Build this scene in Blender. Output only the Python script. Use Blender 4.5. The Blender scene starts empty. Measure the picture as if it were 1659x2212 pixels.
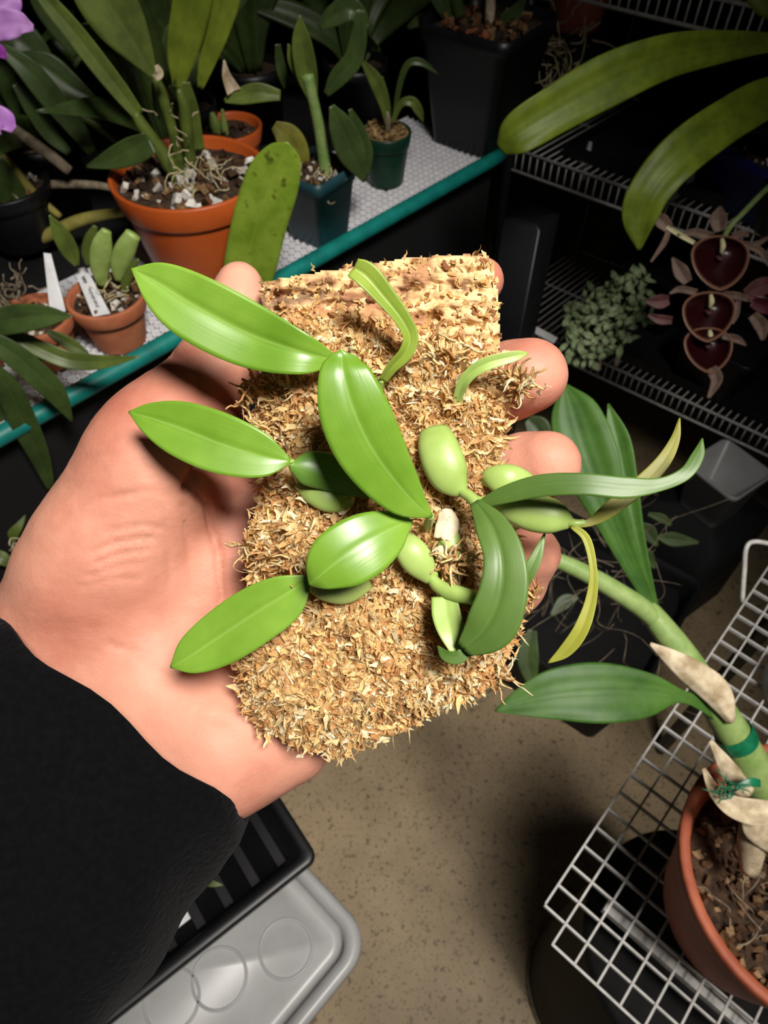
import bpy, math, random
import numpy as np
from mathutils import Vector
random.seed(7); RNG = np.random.default_rng(7)

# ---------------------------------------------------------------- camera, world, lamp, exposure
SC = bpy.context.scene
FPX, CX, CY = 1534.0, 829.5, 1106.0          # focal length and centre in pixels of a 1659 x 2212 frame
PITCH = math.radians(52.0)                   # looking down
CAM = np.array([0.0, 0.0, 1.5])
FW = np.array([0, math.cos(PITCH), -math.sin(PITCH)])
UP = np.array([0, math.sin(PITCH), math.cos(PITCH)])
RT = np.array([1.0, 0, 0])
cd = bpy.data.cameras.new('camera'); cam = bpy.data.objects.new('camera', cd)
SC.collection.objects.link(cam); SC.camera = cam
cam.location = CAM; cam.rotation_euler = (math.pi/2 - PITCH, 0, 0)
cd.sensor_fit = 'VERTICAL'; cd.sensor_height = 36; cd.sensor_width = 27
cd.lens = FPX/2212*36; cd.clip_start = 0.01; cd.clip_end = 30
cd.dof.use_dof = True; cd.dof.focus_distance = 0.168; cd.dof.aperture_fstop = 36

w = bpy.data.worlds.new('world'); SC.world = w; w.use_nodes = True
w.node_tree.nodes['Background'].inputs[0].default_value = (0.9, 0.95, 1.0, 1)
w.node_tree.nodes['Background'].inputs[1].default_value = 0.03

def area(name, loc, target, size, power, col):
    l = bpy.data.lights.new(name, 'AREA'); l.shape = 'DISK'; l.size = size; l.energy = power; l.color = col
    o = bpy.data.objects.new(name, l); SC.collection.objects.link(o); o.location = loc
    o.rotation_euler = (Vector(target)-Vector(loc)).to_track_quat('-Z', 'Y').to_euler()
    return o
def spot(name, loc, target, radius, power, col, angle, blend):
    l = bpy.data.lights.new(name, 'SPOT'); l.shadow_soft_size = radius; l.energy = power; l.color = col
    l.spot_size = math.radians(angle); l.spot_blend = blend
    o = bpy.data.objects.new(name, l); SC.collection.objects.link(o); o.location = loc
    o.rotation_euler = (Vector(target)-Vector(loc)).to_track_quat('-Z', 'Y').to_euler()
    return o
spot('ceiling_spot_lamp', (0.34, -0.24, 2.52), (-0.08, 0.50, 0.95), 0.20, 110, (1.0, 0.95, 0.89), 56, 1.0)
spot('floor_spot_lamp', (0.62, -0.60, 2.75), (0.22, 0.06, 0.0), 0.10, 44, (1.0, 0.94, 0.84), 40, 0.8)
SC.view_settings.view_transform = 'Standard'; SC.view_settings.look = 'None'
SC.view_settings.gamma = 1.0; SC.view_settings.use_curve_mapping = False
SC.view_settings.exposure = 0.48

# ---------------------------------------------------------------- helpers
def ray(x, y): return FW + (x-CX)/FPX*RT - (y-CY)/FPX*UP
def P(x, y, d): return CAM + d*ray(x, y)
def dZ(x, y, z): return (z-CAM[2])/ray(x, y)[2]
def dY(x, y, Y): return Y/ray(x, y)[1]
def PZ(x, y, z): return P(x, y, dZ(x, y, z))
def onY(Y, pts, dd=0): return [(x, y, dY(x, y, Y)+dd) for x, y in pts]
def proj(p):
    q = np.asarray(p)-CAM; d = q@FW
    return CX+FPX*(q@RT)/d, CY-FPX*(q@UP)/d, d

def root_loc(o):
    while o is not None and o.parent is not None: o = o.parent
    return np.array(o.location) if o is not None else np.zeros(3)
def tag(o, label=None, cat=None, group=None, kind=None):
    if label: o['label'] = label
    if cat: o['category'] = cat
    if group: o['group'] = group
    if kind: o['kind'] = kind
    return o
def thing(name, label, cat, loc, group=None):
    o = bpy.data.objects.new(name, None); o.empty_display_size = 0.02
    SC.collection.objects.link(o); o.location = loc
    return tag(o, label, cat, group)
def mesh(name, v, f, uv=None, col=None, smooth=True):
    me = bpy.data.meshes.new(name); v = np.asarray(v, float)
    me.from_pydata(v.tolist(), [], [tuple(int(i) for i in q) for q in f])
    if uv is not None:
        li = np.empty(len(me.loops), dtype=np.int32); me.loops.foreach_get('vertex_index', li)
        l = me.uv_layers.new(name='UVMap'); l.data.foreach_set('uv', np.asarray(uv, float)[li].ravel())
    if col is not None:
        a = me.color_attributes.new('col', 'FLOAT_COLOR', 'POINT')
        c = np.ones((len(v), 4)); c[:, :3] = col; a.data.foreach_set('color', c.ravel())
    if smooth: me.polygons.foreach_set('use_smooth', [True]*len(me.polygons))
    me.update(); return me
def mk(name, v, f, mat, parent=None, uv=None, col=None, smooth=True, kind=None, label=None):
    v = np.asarray(v, float)
    if parent is not None: v = v-root_loc(parent)
    o = bpy.data.objects.new(name, mesh(name, v, f, uv, col, smooth)); SC.collection.objects.link(o)
    o.data.materials.append(mat)
    if parent is not None: o.parent = parent
    if kind: o['kind'] = kind
    if label: o['label'] = label
    return o
class MB:
    def __init__(s): s.v = []; s.f = []; s.n = 0; s.c = []
    def add(s, v, f, c=None):
        v = np.asarray(v, float); s.v.append(v); s.f += [tuple(i+s.n for i in q) for q in f]; s.n += len(v)
        if c is not None: s.c.append(np.tile(np.asarray(c, float), (len(v), 1)) if np.ndim(c) == 1 else c)
    def build(s, name, mat, parent=None, **k):
        return mk(name, np.concatenate(s.v), s.f, mat, parent, col=np.concatenate(s.c) if s.c else None, **k)
BOXF = [(0,3,2,1),(4,5,6,7),(0,1,5,4),(1,2,6,5),(2,3,7,6),(3,0,4,7)]
def obox(c, ax, ay, az):
    c = np.asarray(c, float); ax, ay, az = map(np.asarray, (ax, ay, az))
    v = [c-ax-ay-az, c+ax-ay-az, c+ax+ay-az, c-ax+ay-az, c-ax-ay+az, c+ax-ay+az, c+ax+ay+az, c-ax+ay+az]
    return np.array(v), BOXF
def bar(a, b, wd, ht, up=(0,0,1)):
    a = np.asarray(a, float); b = np.asarray(b, float); t = b-a; L = np.linalg.norm(t); t /= L
    s = np.cross(t, up); s /= np.linalg.norm(s); u = np.cross(s, t)
    return obox((a+b)/2, t*L/2, s*wd/2, u*ht/2)
def spline(pts, n):
    p = np.asarray(pts, float); k = len(p)
    if k == 2: t = np.linspace(0, 1, n)[:, None]; return p[0]*(1-t)+p[1]*t
    q = np.vstack([2*p[0]-p[1], p, 2*p[-1]-p[-2]])
    t = np.linspace(0, k-1, n); i = np.minimum(t.astype(int), k-2); u = (t-i)[:, None]
    a, b, c, d = q[i], q[i+1], q[i+2], q[i+3]
    return 0.5*((2*b)+(c-a)*u+(2*a-5*b+4*c-d)*u**2+(3*b-a-3*c+d)*u**3)
def interp(vals, n):
    vals = np.asarray(vals, float)
    if vals.ndim == 0: return np.full(n, float(vals))
    if len(vals) > 2: return np.maximum(spline(vals[:, None], n)[:, 0], 0.0)
    return np.interp(np.linspace(0, len(vals)-1, n), np.arange(len(vals)), vals)
def nrm(a): return a/np.maximum(np.linalg.norm(a, axis=-1, keepdims=True), 1e-12)
def hash2(i, j, s): 
    h = np.sin(i*127.1+j*311.7+s*74.7)*43758.5453
    return h-np.floor(h)
def vnoise(x, y, s=0):
    i = np.floor(x); j = np.floor(y); u = x-i; v = y-j; u = u*u*(3-2*u); v = v*v*(3-2*v)
    return (hash2(i,j,s)*(1-u)+hash2(i+1,j,s)*u)*(1-v)+(hash2(i,j+1,s)*(1-u)+hash2(i+1,j+1,s)*u)*v
def fbm(x, y, s=0, o=4):
    r = 0; a = .5
    for k in range(o): r = r+a*vnoise(x*2**k, y*2**k, s+k*13); a *= .5
    return r

# ---------------------------------------------------------------- materials
def nt(name):
    m = bpy.data.materials.new(name); m.use_nodes = True; t = m.node_tree
    return m, t, t.nodes['Principled BSDF']
def S(c):  # sRGB 0-255 -> linear
    c = np.asarray(c, float)/255; l = np.where(c <= .04045, c/12.92, ((c+.055)/1.055)**2.4)
    return (*l, 1.0)
def noise(t, scale, detail=4, vec=None, rough=.6):
    n = t.nodes.new('ShaderNodeTexNoise'); n.inputs['Scale'].default_value = scale
    n.inputs['Detail'].default_value = detail; n.inputs['Roughness'].default_value = rough
    if vec is not None: t.links.new(vec, n.inputs['Vector'])
    return n
def ramp(t, fac, stops):
    r = t.nodes.new('ShaderNodeValToRGB'); e = r.color_ramp.elements
    while len(e) < len(stops): e.new(.5)
    for k, (p, c) in enumerate(stops): e[k].position = p; e[k].color = c
    t.links.new(fac, r.inputs[0]); return r
def bump(t, b, h, strength, dist=.002):
    n = t.nodes.new('ShaderNodeBump'); n.inputs['Strength'].default_value = strength; n.inputs['Distance'].default_value = dist
    t.links.new(h, n.inputs['Height']); t.links.new(n.outputs[0], b.inputs['Normal']); return n
def objco(t):
    return t.nodes.new('ShaderNodeTexCoord').outputs['Object']
def mapped(t, src, scale):
    m = t.nodes.new('ShaderNodeMapping'); m.inputs['Scale'].default_value = scale; t.links.new(src, m.inputs[0]); return m.outputs[0]
def plain(name, c1, c2, scale=40, rough=.5, bmp=.2, metal=0, spec=.5, dist=.001, lo=.35, hi=.65):
    m, t, b = nt(name); n = noise(t, scale, 5, objco(t))
    r = ramp(t, n.outputs[0], [(lo, S(c1)), (hi, S(c2))]); t.links.new(r.outputs[0], b.inputs['Base Color'])
    b.inputs['Roughness'].default_value = rough; b.inputs['Metallic'].default_value = metal; b.inputs['Specular IOR Level'].default_value = spec
    if bmp: bump(t, b, n.outputs[0], bmp, dist)
    return m
def leafmat(name, c1, c2, rib, rough=.36, spec=.5, blotch=None, sss=.0):
    m, t, b = nt(name); uv = t.nodes.new('ShaderNodeTexCoord').outputs['UV']
    n1 = noise(t, 1, 3, mapped(t, uv, (26, 1.6, 1))); n2 = noise(t, 30, 4, objco(t))
    mx = t.nodes.new('ShaderNodeMath'); mx.operation = 'MULTIPLY_ADD'; mx.inputs[1].default_value = .1
    t.links.new(n1.outputs[0], mx.inputs[0]); 
    m2 = t.nodes.new('ShaderNodeMath'); m2.operation = 'MULTIPLY'; m2.inputs[1].default_value = .9
    t.links.new(n2.outputs[0], m2.inputs[0]); t.links.new(m2.outputs[0], mx.inputs[2])
    r = ramp(t, mx.outputs[0], [(.36, S(c1)), (.66, S(c2))]); out = r.outputs[0]
    sep = t.nodes.new('ShaderNodeSeparateXYZ'); t.links.new(uv, sep.inputs[0])
    a = t.nodes.new('ShaderNodeMath'); a.operation = 'SUBTRACT'; a.inputs[1].default_value = .5; t.links.new(sep.outputs[0], a.inputs[0])
    ab = t.nodes.new('ShaderNodeMath'); ab.operation = 'ABSOLUTE'; t.links.new(a.outputs[0], ab.inputs[0])
    rr = ramp(t, ab.outputs[0], [(0, (1,1,1,1)), (.03, (0,0,0,1))])
    mix = t.nodes.new('ShaderNodeMix'); mix.data_type = 'RGBA'
    f = t.nodes.new('ShaderNodeMath'); f.operation = 'MULTIPLY'; f.inputs[1].default_value = .3; t.links.new(rr.outputs[0], f.inputs[0])
    t.links.new(f.outputs[0], mix.inputs[0]); t.links.new(out, mix.inputs[6]); mix.inputs[7].default_value = S(rib); out = mix.outputs[2]
    if blotch:
        n3 = noise(t, 55, 3, objco(t)); r3 = ramp(t, n3.outputs[0], [(.62, (0,0,0,1)), (.72, (1,1,1,1))])
        mb = t.nodes.new('ShaderNodeMix'); mb.data_type = 'RGBA'; t.links.new(r3.outputs[0], mb.inputs[0])
        t.links.new(out, mb.inputs[6]); mb.inputs[7].default_value = S(blotch); out = mb.outputs[2]
    t.links.new(out, b.inputs['Base Color']); b.inputs['Roughness'].default_value = rough
    b.inputs['Specular IOR Level'].default_value = spec
    if sss:
        b.inputs['Subsurface Weight'].default_value = sss; b.inputs['Subsurface Radius'].default_value = (.4, 1, .2); b.inputs['Subsurface Scale'].default_value = .003
    bump(t, b, n1.outputs[0], .08, .0004); return m
def attrmat(name, rough=.8, scale=300, spec=.3, sss=0):
    m, t, b = nt(name); a = t.nodes.new('ShaderNodeVertexColor'); a.layer_name = 'col'
    n = noise(t, scale, 3, objco(t)); r = ramp(t, n.outputs[0], [(.3, (.62,.62,.62,1)), (.7, (1.1,1.1,1.1,1))])
    mu = t.nodes.new('ShaderNodeMix'); mu.data_type = 'RGBA'; mu.blend_type = 'MULTIPLY'; mu.inputs[0].default_value = 1
    t.links.new(a.outputs[0], mu.inputs[6]); t.links.new(r.outputs[0], mu.inputs[7]); t.links.new(mu.outputs[2], b.inputs['Base Color'])
    b.inputs['Roughness'].default_value = rough; b.inputs['Specular IOR Level'].default_value = spec
    bump(t, b, n.outputs[0], .3, .0005); return m

M = {}
M['leaf_bright'] = leafmat('leaf_bright', (96,136,34), (128,166,60), (160,190,108), .34, .5, sss=.08)
M['leaf_mid'] = leafmat('leaf_mid', (84,126,44), (112,152,64), (140,176,90), .36, sss=.08)
M['leaf_deep'] = leafmat('leaf_deep', (62,90,36), (88,116,50), (94,124,60), .42, .4)
M['leaf_yellow'] = leafmat('leaf_yellow', (112,116,34), (146,148,54), (160,162,80), .45, .4)
M['leaf_olive'] = leafmat('leaf_olive', (100,98,34), (134,132,52), (140,140,70), .5, .35)
M['shoot'] = leafmat('shoot', (116,140,44), (150,168,70), (160,180,96), .42, .4)
M['bulb'] = plain('bulb', (142,168,82), (166,190,106), 60, .42, .08)
M['bulb_pale'] = plain('bulb_pale', (158,178,96), (182,196,122), 60, .45, .08)
M['back_leaf'] = leafmat('back_leaf', (72,86,34), (100,116,48), (108,126,58), .42, .4)
M['back_leaf_dark'] = leafmat('back_leaf_dark', (50,66,30), (70,90,42), (78,98,50), .42, .4)
M['back_leaf_lime'] = leafmat('back_leaf_lime', (92,106,28), (122,136,42), (112,128,44), .42, .4)
M['leaf_blotch'] = leafmat('leaf_blotch', (112,142,34), (146,172,58), (150,172,70), .4, .45, blotch=(86,94,26))
M['pleat'] = leafmat('pleat', (46,80,26), (70,106,38), (58,92,32), .5, .3)
M['cane'] = plain('cane', (116,146,76), (150,170,104), 60, .5, .3)
M['stem_yellow'] = plain('stem_yellow', (140,134,62), (166,156,82), 60, .5, .2)
M['stem_dry'] = plain('stem_dry', (96,84,68), (150,136,112), 80, .8, .5)
M['sheath'] = plain('sheath', (150,130,98), (222,206,176), 55, .7, .6, dist=.002)
M['terracotta'] = plain('terracotta', (172,96,62), (196,120,82), 25, .7, .25)
M['orange_plastic'] = plain('orange_plastic', (188,84,30), (204,98,40), 8, .42, .05)
M['terra_dark'] = plain('terra_dark', (160,80,54), (190,104,72), 20, .6, .25)
M['teal_plastic'] = plain('teal_plastic', (30,66,74), (38,78,86), 12, .45, .05)
M['green_plastic'] = plain('green_plastic', (14,48,32), (20,60,40), 12, .4, .05)
M['black_plastic'] = plain('black_plastic', (15,15,17), (22,22,25), 20, .42, .1)
M['black_matte'] = plain('black_matte', (7,7,9), (12,12,14), 20, .8, .1)
M['blue_plastic'] = plain('blue_plastic', (20,26,96), (26,34,116), 12, .4, .05)
M['white_plastic'] = plain('white_plastic', (166,166,165), (180,180,180), 12, .34, .03)
M['white_grid'] = plain('white_grid', (232,232,236), (248,248,250), 60, .5, .1)
M['white_wire'] = plain('white_wire', (186,184,180), (214,212,208), 90, .45, .1)
M['teal_edge'] = plain('teal_edge', (10,112,104), (22,138,128), 30, .45, .2)
M['tag_white'] = plain('tag_white', (226,226,228), (244,244,244), 60, .5, .05)
M['ink'] = plain('ink', (52,54,62), (90,92,100), 300, .7, 0)
M['tie'] = plain('tie', (10,88,58), (20,116,78), 120, .4, .2)
M['soil'] = plain('soil', (38,26,18), (84,62,42), 90, .95, 1, dist=.006)
M['soil_tan'] = plain('soil_tan', (120,96,58), (176,146,96), 130, .95, 1, dist=.004)
M['stuff'] = attrmat('stuff')
M['moss'] = attrmat('moss_flakes', .75, 700, .25)
_t = M['moss'].node_tree; _b = _t.nodes['Principled BSDF']; _tr = _t.nodes.new('ShaderNodeBsdfTranslucent'); _mx = _t.nodes.new('ShaderNodeMixShader'); _mx.inputs[0].default_value = .3
_t.links.new(_b.inputs['Base Color'].links[0].from_socket, _tr.inputs[0]); _t.links.new(_b.outputs[0], _mx.inputs[1]); _t.links.new(_tr.outputs[0], _mx.inputs[2]); _t.links.new(_mx.outputs[0], _t.nodes['Material Output'].inputs[0])
M['root'] = plain('root', (176,160,118), (216,204,164), 200, .8, .4)
M['purple'] = plain('purple', (176,116,196), (204,150,218), 30, .5, .2)
M['magenta'] = plain('magenta', (120,40,130), (150,60,160), 30, .5, .2)
M['maroon'] = plain('maroon', (52,8,14), (84,18,24), 40, .3, .2, spec=.6)
M['bract'] = plain('bract', (92,70,60), (128,104,86), 60, .6, .3)
M['petal_dark'] = plain('petal_dark', (70,34,36), (104,60,56), 60, .55, .3)
M['cream'] = plain('cream', (206,196,140), (224,216,170), 60, .5, .2)
M['fern'] = leafmat('fern', (126,146,98), (166,180,140), (150,170,124), .6, .3)
M['wall'] = plain('wall_paint', (16,16,17), (22,22,23), 6, .9, .1)

def floor_mat():
    m, t, b = nt('floor_concrete'); o = objco(t)
    n = noise(t, 7, 6, o); r = ramp(t, n.outputs[0], [(.3, S((150,130,100))), (.7, S((180,158,124)))])
    v = noise(t, 70, 3, o, .55); rv = ramp(t, v.outputs[0], [(.59, (0,0,0,1)), (.67, (1,1,1,1))])
    v2 = noise(t, 160, 2, o, .5); rv2 = ramp(t, v2.outputs[0], [(.60, (0,0,0,1)), (.68, (1,1,1,1))])
    mxm = t.nodes.new('ShaderNodeMath'); mxm.operation = 'MAXIMUM'; t.links.new(rv.outputs[0], mxm.inputs[0]); t.links.new(rv2.outputs[0], mxm.inputs[1])
    ml = t.nodes.new('ShaderNodeMath'); ml.operation = 'MULTIPLY'; ml.inputs[1].default_value = .62; t.links.new(mxm.outputs[0], ml.inputs[0])
    mix = t.nodes.new('ShaderNodeMix'); mix.data_type = 'RGBA'; t.links.new(ml.outputs[0], mix.inputs[0])
    t.links.new(r.outputs[0], mix.inputs[6]); mix.inputs[7].default_value = S((58,44,28)); t.links.new(mix.outputs[2], b.inputs['Base Color'])
    b.inputs['Roughness'].default_value = .55; bump(t, b, n.outputs[0], .1, .002); return m
M['floor'] = floor_mat()
def skin_mat():
    m, t, b = nt('skin'); o = objco(t)
    n = noise(t, 20, 6, o); r = ramp(t, n.outputs[0], [(.32, S((180,110,90))), (.52, S((202,141,118))), (.72, S((210,154,130)))])
    t.links.new(r.outputs[0], b.inputs['Base Color'])
    b.inputs['Roughness'].default_value = .56; b.inputs['Specular IOR Level'].default_value = .32
    b.inputs['Subsurface Weight'].default_value = .25; b.inputs['Subsurface Radius'].default_value = (1, .35, .2); b.inputs['Subsurface Scale'].default_value = .004
    f1 = noise(t, 900, 3, mapped(t, o, (1, 1, 1))); f2 = noise(t, 120, 4, mapped(t, o, (1, 2.2, 1)))
    ad = t.nodes.new('ShaderNodeMath'); ad.operation = 'MULTIPLY_ADD'; ad.inputs[1].default_value = 2.2
    t.links.new(f2.outputs[0], ad.inputs[0]); t.links.new(f1.outputs[0], ad.inputs[2]); bump(t, b, ad.outputs[0], .24, .0005); return m
M['skin'] = skin_mat()
M['nail'] = plain('nail', (226,170,150), (236,188,168), 60, .3, .05)
def sleeve_mat():
    m, t, b = nt('sleeve_fabric'); o = objco(t); n = noise(t, 500, 4, o)
    r = ramp(t, n.outputs[0], [(.35, S((4,4,5))), (.7, S((9,9,12)))]); t.links.new(r.outputs[0], b.inputs['Base Color'])
    b.inputs['Roughness'].default_value = .95; b.inputs['Specular IOR Level'].default_value = .1
    b.inputs['Sheen Weight'].default_value = .02; bump(t, b, n.outputs[0], .8, .0008); return m
M['sleeve'] = sleeve_mat()

# ---------------------------------------------------------------- shape builders (pixel x, pixel y, camera depth)
def leaf(pts, hw, mat, parent, name='leaf', fold=.12, curve=0., roll=0., th=.0009, n=26, m=11, groove=.05, wave=0., pleat=0., label=None):
    """pts = midrib (x, y, depth); hw = half widths in pixels along it (number or (left, right))"""
    Wp = spline([P(*p) for p in pts], n); T = nrm(np.gradient(Wp, axis=0)); V = nrm(CAM-Wp)
    Sd = nrm(np.cross(T, V)); N = nrm(np.cross(Sd, T)); N *= np.sign(np.sum(N*V, 1))[:, None]
    rl = np.radians(interp(roll, n))[:, None]
    S2 = Sd*np.cos(rl)+N*np.sin(rl); N2 = N*np.cos(rl)-Sd*np.sin(rl)
    dep = (Wp-CAM)@FW
    hw = [h if isinstance(h, (tuple, list)) else (h, h) for h in (hw if isinstance(hw, (list, tuple)) else [hw, hw])]
    L = interp([h[0] for h in hw], n)*dep/FPX; R = interp([h[1] for h in hw], n)*dep/FPX
    L = np.maximum(L, .0002); R = np.maximum(R, .0002)
    s = np.linspace(-1, 1, m); v = []; uv = []
    ts = np.linspace(0, 1, n); mh = max(L.max(), R.max())
    for k in (1, -1):
        for i in range(n):
            wd = np.where(s < 0, L[i], R[i]); av = (L[i]+R[i])/2
            off = fold*np.abs(s)*av+curve*s*s*av-groove*av*np.exp(-(s/.13)**2)
            off = off+wave*mh*np.sin(ts[i]*17+np.sign(s)*.9)*s*s+pleat*av*np.cos(s*9.5)*.5
            tt = th*(1-.6*np.abs(s))
            v.append(Wp[i]+np.outer(s*wd, S2[i])+np.outer(off+k*tt/2, N2[i]))
            uv.append(np.stack([(s+1)/2, np.full(m, ts[i])], 1))
    v = np.concatenate(v); uv = np.concatenate(uv); f = []; q = n*m
    for i in range(n-1):
        for j in range(m-1):
            a = i*m+j; f += [(a, a+1, a+m+1, a+m), (q+a, q+a+m, q+a+m+1, q+a+1)]
    for i in range(n-1):
        a = i*m; f.append((a, a+m, q+a+m, q+a)); a = i*m+m-1; f.append((a, q+a, q+a+m, a+m))
    for j in range(m-1):
        a = j; f.append((a, q+a, q+a+1, a+1)); a = (n-1)*m+j; f.append((a, a+1, q+a+1, q+a))
    return mk(name, v, f, mat, parent, uv=uv, label=label)
def tube_geo(Wp, r, k=10, flat=1.0, up=None):
    n = len(Wp); T = nrm(np.gradient(Wp, axis=0)); V = nrm(CAM-Wp) if up is None else np.tile(nrm(np.asarray(up, float)), (n, 1))
    A = nrm(np.cross(T, V)); B = nrm(np.cross(A, T)); a = np.linspace(0, 2*math.pi, k, endpoint=False)
    v = (Wp[:, None]+(np.cos(a)[None, :, None]*A[:, None]+flat*np.sin(a)[None, :, None]*B[:, None])*r[:, None, None]).reshape(-1, 3)
    f = [(i*k+j, i*k+(j+1) % k, (i+1)*k+(j+1) % k, (i+1)*k+j) for i in range(n-1) for j in range(k)]
    f += [tuple(range(k))[::-1], tuple((n-1)*k+j for j in range(k))]
    uv = np.stack([np.tile(np.arange(k)/k, n), np.repeat(np.linspace(0, 1, n), k)], 1)
    return v, f, uv
def tube(pts, r, mat, parent, name='stem', n=20, k=12, flat=1., label=None):
    Wp = spline([P(*p) for p in pts], n); dep = (Wp-CAM)@FW; rr = np.maximum(interp(r, n)*dep/FPX, .0001)
    v, f, uv = tube_geo(Wp, rr, k, flat); return mk(name, v, f, mat, parent, uv=uv, label=label)
def lathe(prof, c, k=48):
    a = np.linspace(0, 2*math.pi, k, endpoint=False); v = []
    for r, z in prof: v.append(np.stack([c[0]+r*np.cos(a), c[1]+r*np.sin(a), np.full(k, c[2]+z)], 1))
    n = len(prof); f = [(i*k+j, i*k+(j+1) % k, (i+1)*k+(j+1) % k, (i+1)*k+j) for i in range(n-1) for j in range(k)]
    return np.concatenate(v), f
def rounded_square(prof, c, rot, k=8, rad=.25):
    """like lathe but the cross-section is a rounded square of half side r"""
    pts = []
    for q in range(4):
        for i in range(k):
            a = math.pi/2*(q+i/(k-1)); cx, cy = [(1,1),(-1,1),(-1,-1),(1,-1)][q]
            pts.append((cx*(1-rad)+rad*math.cos(a), cy*(1-rad)+rad*math.sin(a)))
    pts = np.array(pts); cr, sr = math.cos(rot), math.sin(rot); pts = pts@np.array([[cr, sr], [-sr, cr]]); K = len(pts); v = []
    for r, z in prof: v.append(np.column_stack([c[0]+pts[:, 0]*r, c[1]+pts[:, 1]*r, np.full(K, c[2]+z)]))
    n = len(prof); f = [(i*K+j, i*K+(j+1) % K, (i+1)*K+(j+1) % K, (i+1)*K+j) for i in range(n-1) for j in range(K)]
    return np.concatenate(v), f
def disc(c, r, k=32, rings=8, amp=.004, seed=0, sq=None):
    a = np.linspace(0, 2*math.pi, k, endpoint=False); v = [[c[0], c[1], c[2]+.002]]; f = []
    for i in range(1, rings+1):
        for t in a:
            rr = r*i/rings*(1 if sq is None else 1/max(abs(math.cos(t-sq)), abs(math.sin(t-sq))))
            x = c[0]+rr*math.cos(t); y = c[1]+rr*math.sin(t)
            v.append([x, y, c[2]+amp*2*(fbm(x*60+9, y*60+5, seed)-.5)])
    for j in range(k): f.append((0, 1+j, 1+(j+1) % k))
    for i in range(rings-1):
        for j in range(k):
            p = 1+i*k+j; q = 1+i*k+(j+1) % k; f.append((p, p+k, q+k, q))
    return np.array(v), f
ICO = None
def chunks(name, c, r, n, size, cols, parent, spread=.008, long=1.0, sq=None):
    """loose pieces of potting mix lying in a disc, one part"""
    b = MB(); base = np.array([[-1,-1,-1],[1,-1,-1],[1,1,-1],[-1,1,-1],[-1,-1,1],[1,-1,1],[1,1,1],[-1,1,1]], float)
    for _ in range(n):
        rr = r*math.sqrt(RNG.random()); t = RNG.random()*6.283; p = np.array([c[0]+rr*math.cos(t), c[1]+rr*math.sin(t), c[2]+RNG.random()*spread])
        s = size*(.4+.9*RNG.random()); q = nrm(RNG.normal(size=(3, 3))); q[1] = nrm(np.cross(q[0], q[1])); q[2] = np.cross(q[0], q[1])
        vv = (base*(1+.35*RNG.normal(size=(8, 3))*.6)*np.array([long, .8, .5])*s/2)@q+p
        col = np.array(S(cols[RNG.integers(len(cols))])[:3])*(.75+.5*RNG.random()); b.add(vv, BOXF, col)
    return b.build(name, M['stuff'], parent, kind='stuff', smooth=False)
def roots(name, n, start, spread, length, rad, mat, parent, drop=-.3, seed=1, kind='stuff'):
    """tangle of thin roots, one part"""
    g = np.random.default_rng(seed); b = MB()
    for _ in range(n):
        p = np.array(start)+g.normal(size=3)*spread; d = nrm(g.normal(size=3)); pts = [p]
        for _ in range(6):
            d = nrm(d+g.normal(size=3)*.45+np.array([0, 0, drop*.3])); p = p+d*length/6*(.6+.8*g.random()); pts.append(p)
        W_ = spline(pts, 14); v, f, _u = tube_geo(W_, np.linspace(rad, rad*.5, 14), 5, up=(.3, -.5, .8)); b.add(v, f)
    return b.build(name, mat, parent, kind=kind)
BARKS = [(96,66,40),(70,46,28),(120,88,56),(54,36,24),(140,110,74)]
PERL = BARKS+[(230,226,216),(214,206,190)]
def round_pot(c, rb, rt, h, rim, mat, parent, soil_mat, soil=.85, rimout=.004, th=.004, cols=BARKS, nch=60, chs=.008):
    """tapered pot with collar, parts: pot, rim, potting_mix, loose chunks"""
    zr = h-rim; rm = rb+(rt-rb)*zr/h
    v, f = lathe([(0.001, 0), (rb*.97, 0), (rb, .003), (rm, zr), (rm, zr+.004), (rm-th, zr+.004), (rb-th, .006), (.001, .006)], c); mk('pot', v, f, mat, parent)
    r2 = rt+rimout
    v, f = lathe([(rm-th, zr), (rm+rimout*.8, zr-.0005), (rm+rimout, zr+.002), (r2, h-.002), (r2-.0015, h), (r2-th-.001, h), (r2-th-.0025, h-.003), (rm-th, zr)], c); mk('rim', v, f, mat, parent)
    zs = h*soil; rs = (rb+(rt-rb)*soil)-th*.5
    v, f = disc((c[0], c[1], c[2]+zs), rs, seed=int(c[0]*900)); mk('potting_mix', v, f, soil_mat, parent)
    if nch: chunks('bark_pieces', (c[0], c[1], c[2]+zs), rs*.92, nch, chs, cols, parent)

# ================================================================ SETTING
Zb = 0.90                        # bench top
def quad(name, pts, mat, th=None):
    o = mk(name, np.array(pts, float), [(0, 1, 2, 3)], mat, smooth=False); o['kind'] = 'structure'; return o
quad('floor', [(-2.6,-1.2,0),(3.4,-1.2,0),(3.4,3.6,0),(-2.6,3.6,0)], M['floor'])
quad('wall_back', [(-2.6,3.6,0),(3.4,3.6,0),(3.4,3.6,3.0),(-2.6,3.6,3.0)], M['wall'])
quad('wall_left', [(-2.6,-1.2,0),(-2.6,3.6,0),(-2.6,3.6,3.0),(-2.6,-1.2,3.0)], M['wall'])
quad('wall_right', [(3.4,3.6,0),(3.4,-1.2,0),(3.4,-1.2,3.0),(3.4,3.6,3.0)], M['wall'])
quad('ceiling', [(-2.6,-1.2,3.0),(-2.6,3.6,3.0),(3.4,3.6,3.0),(3.4,-1.2,3.0)], M['wall'])

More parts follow.
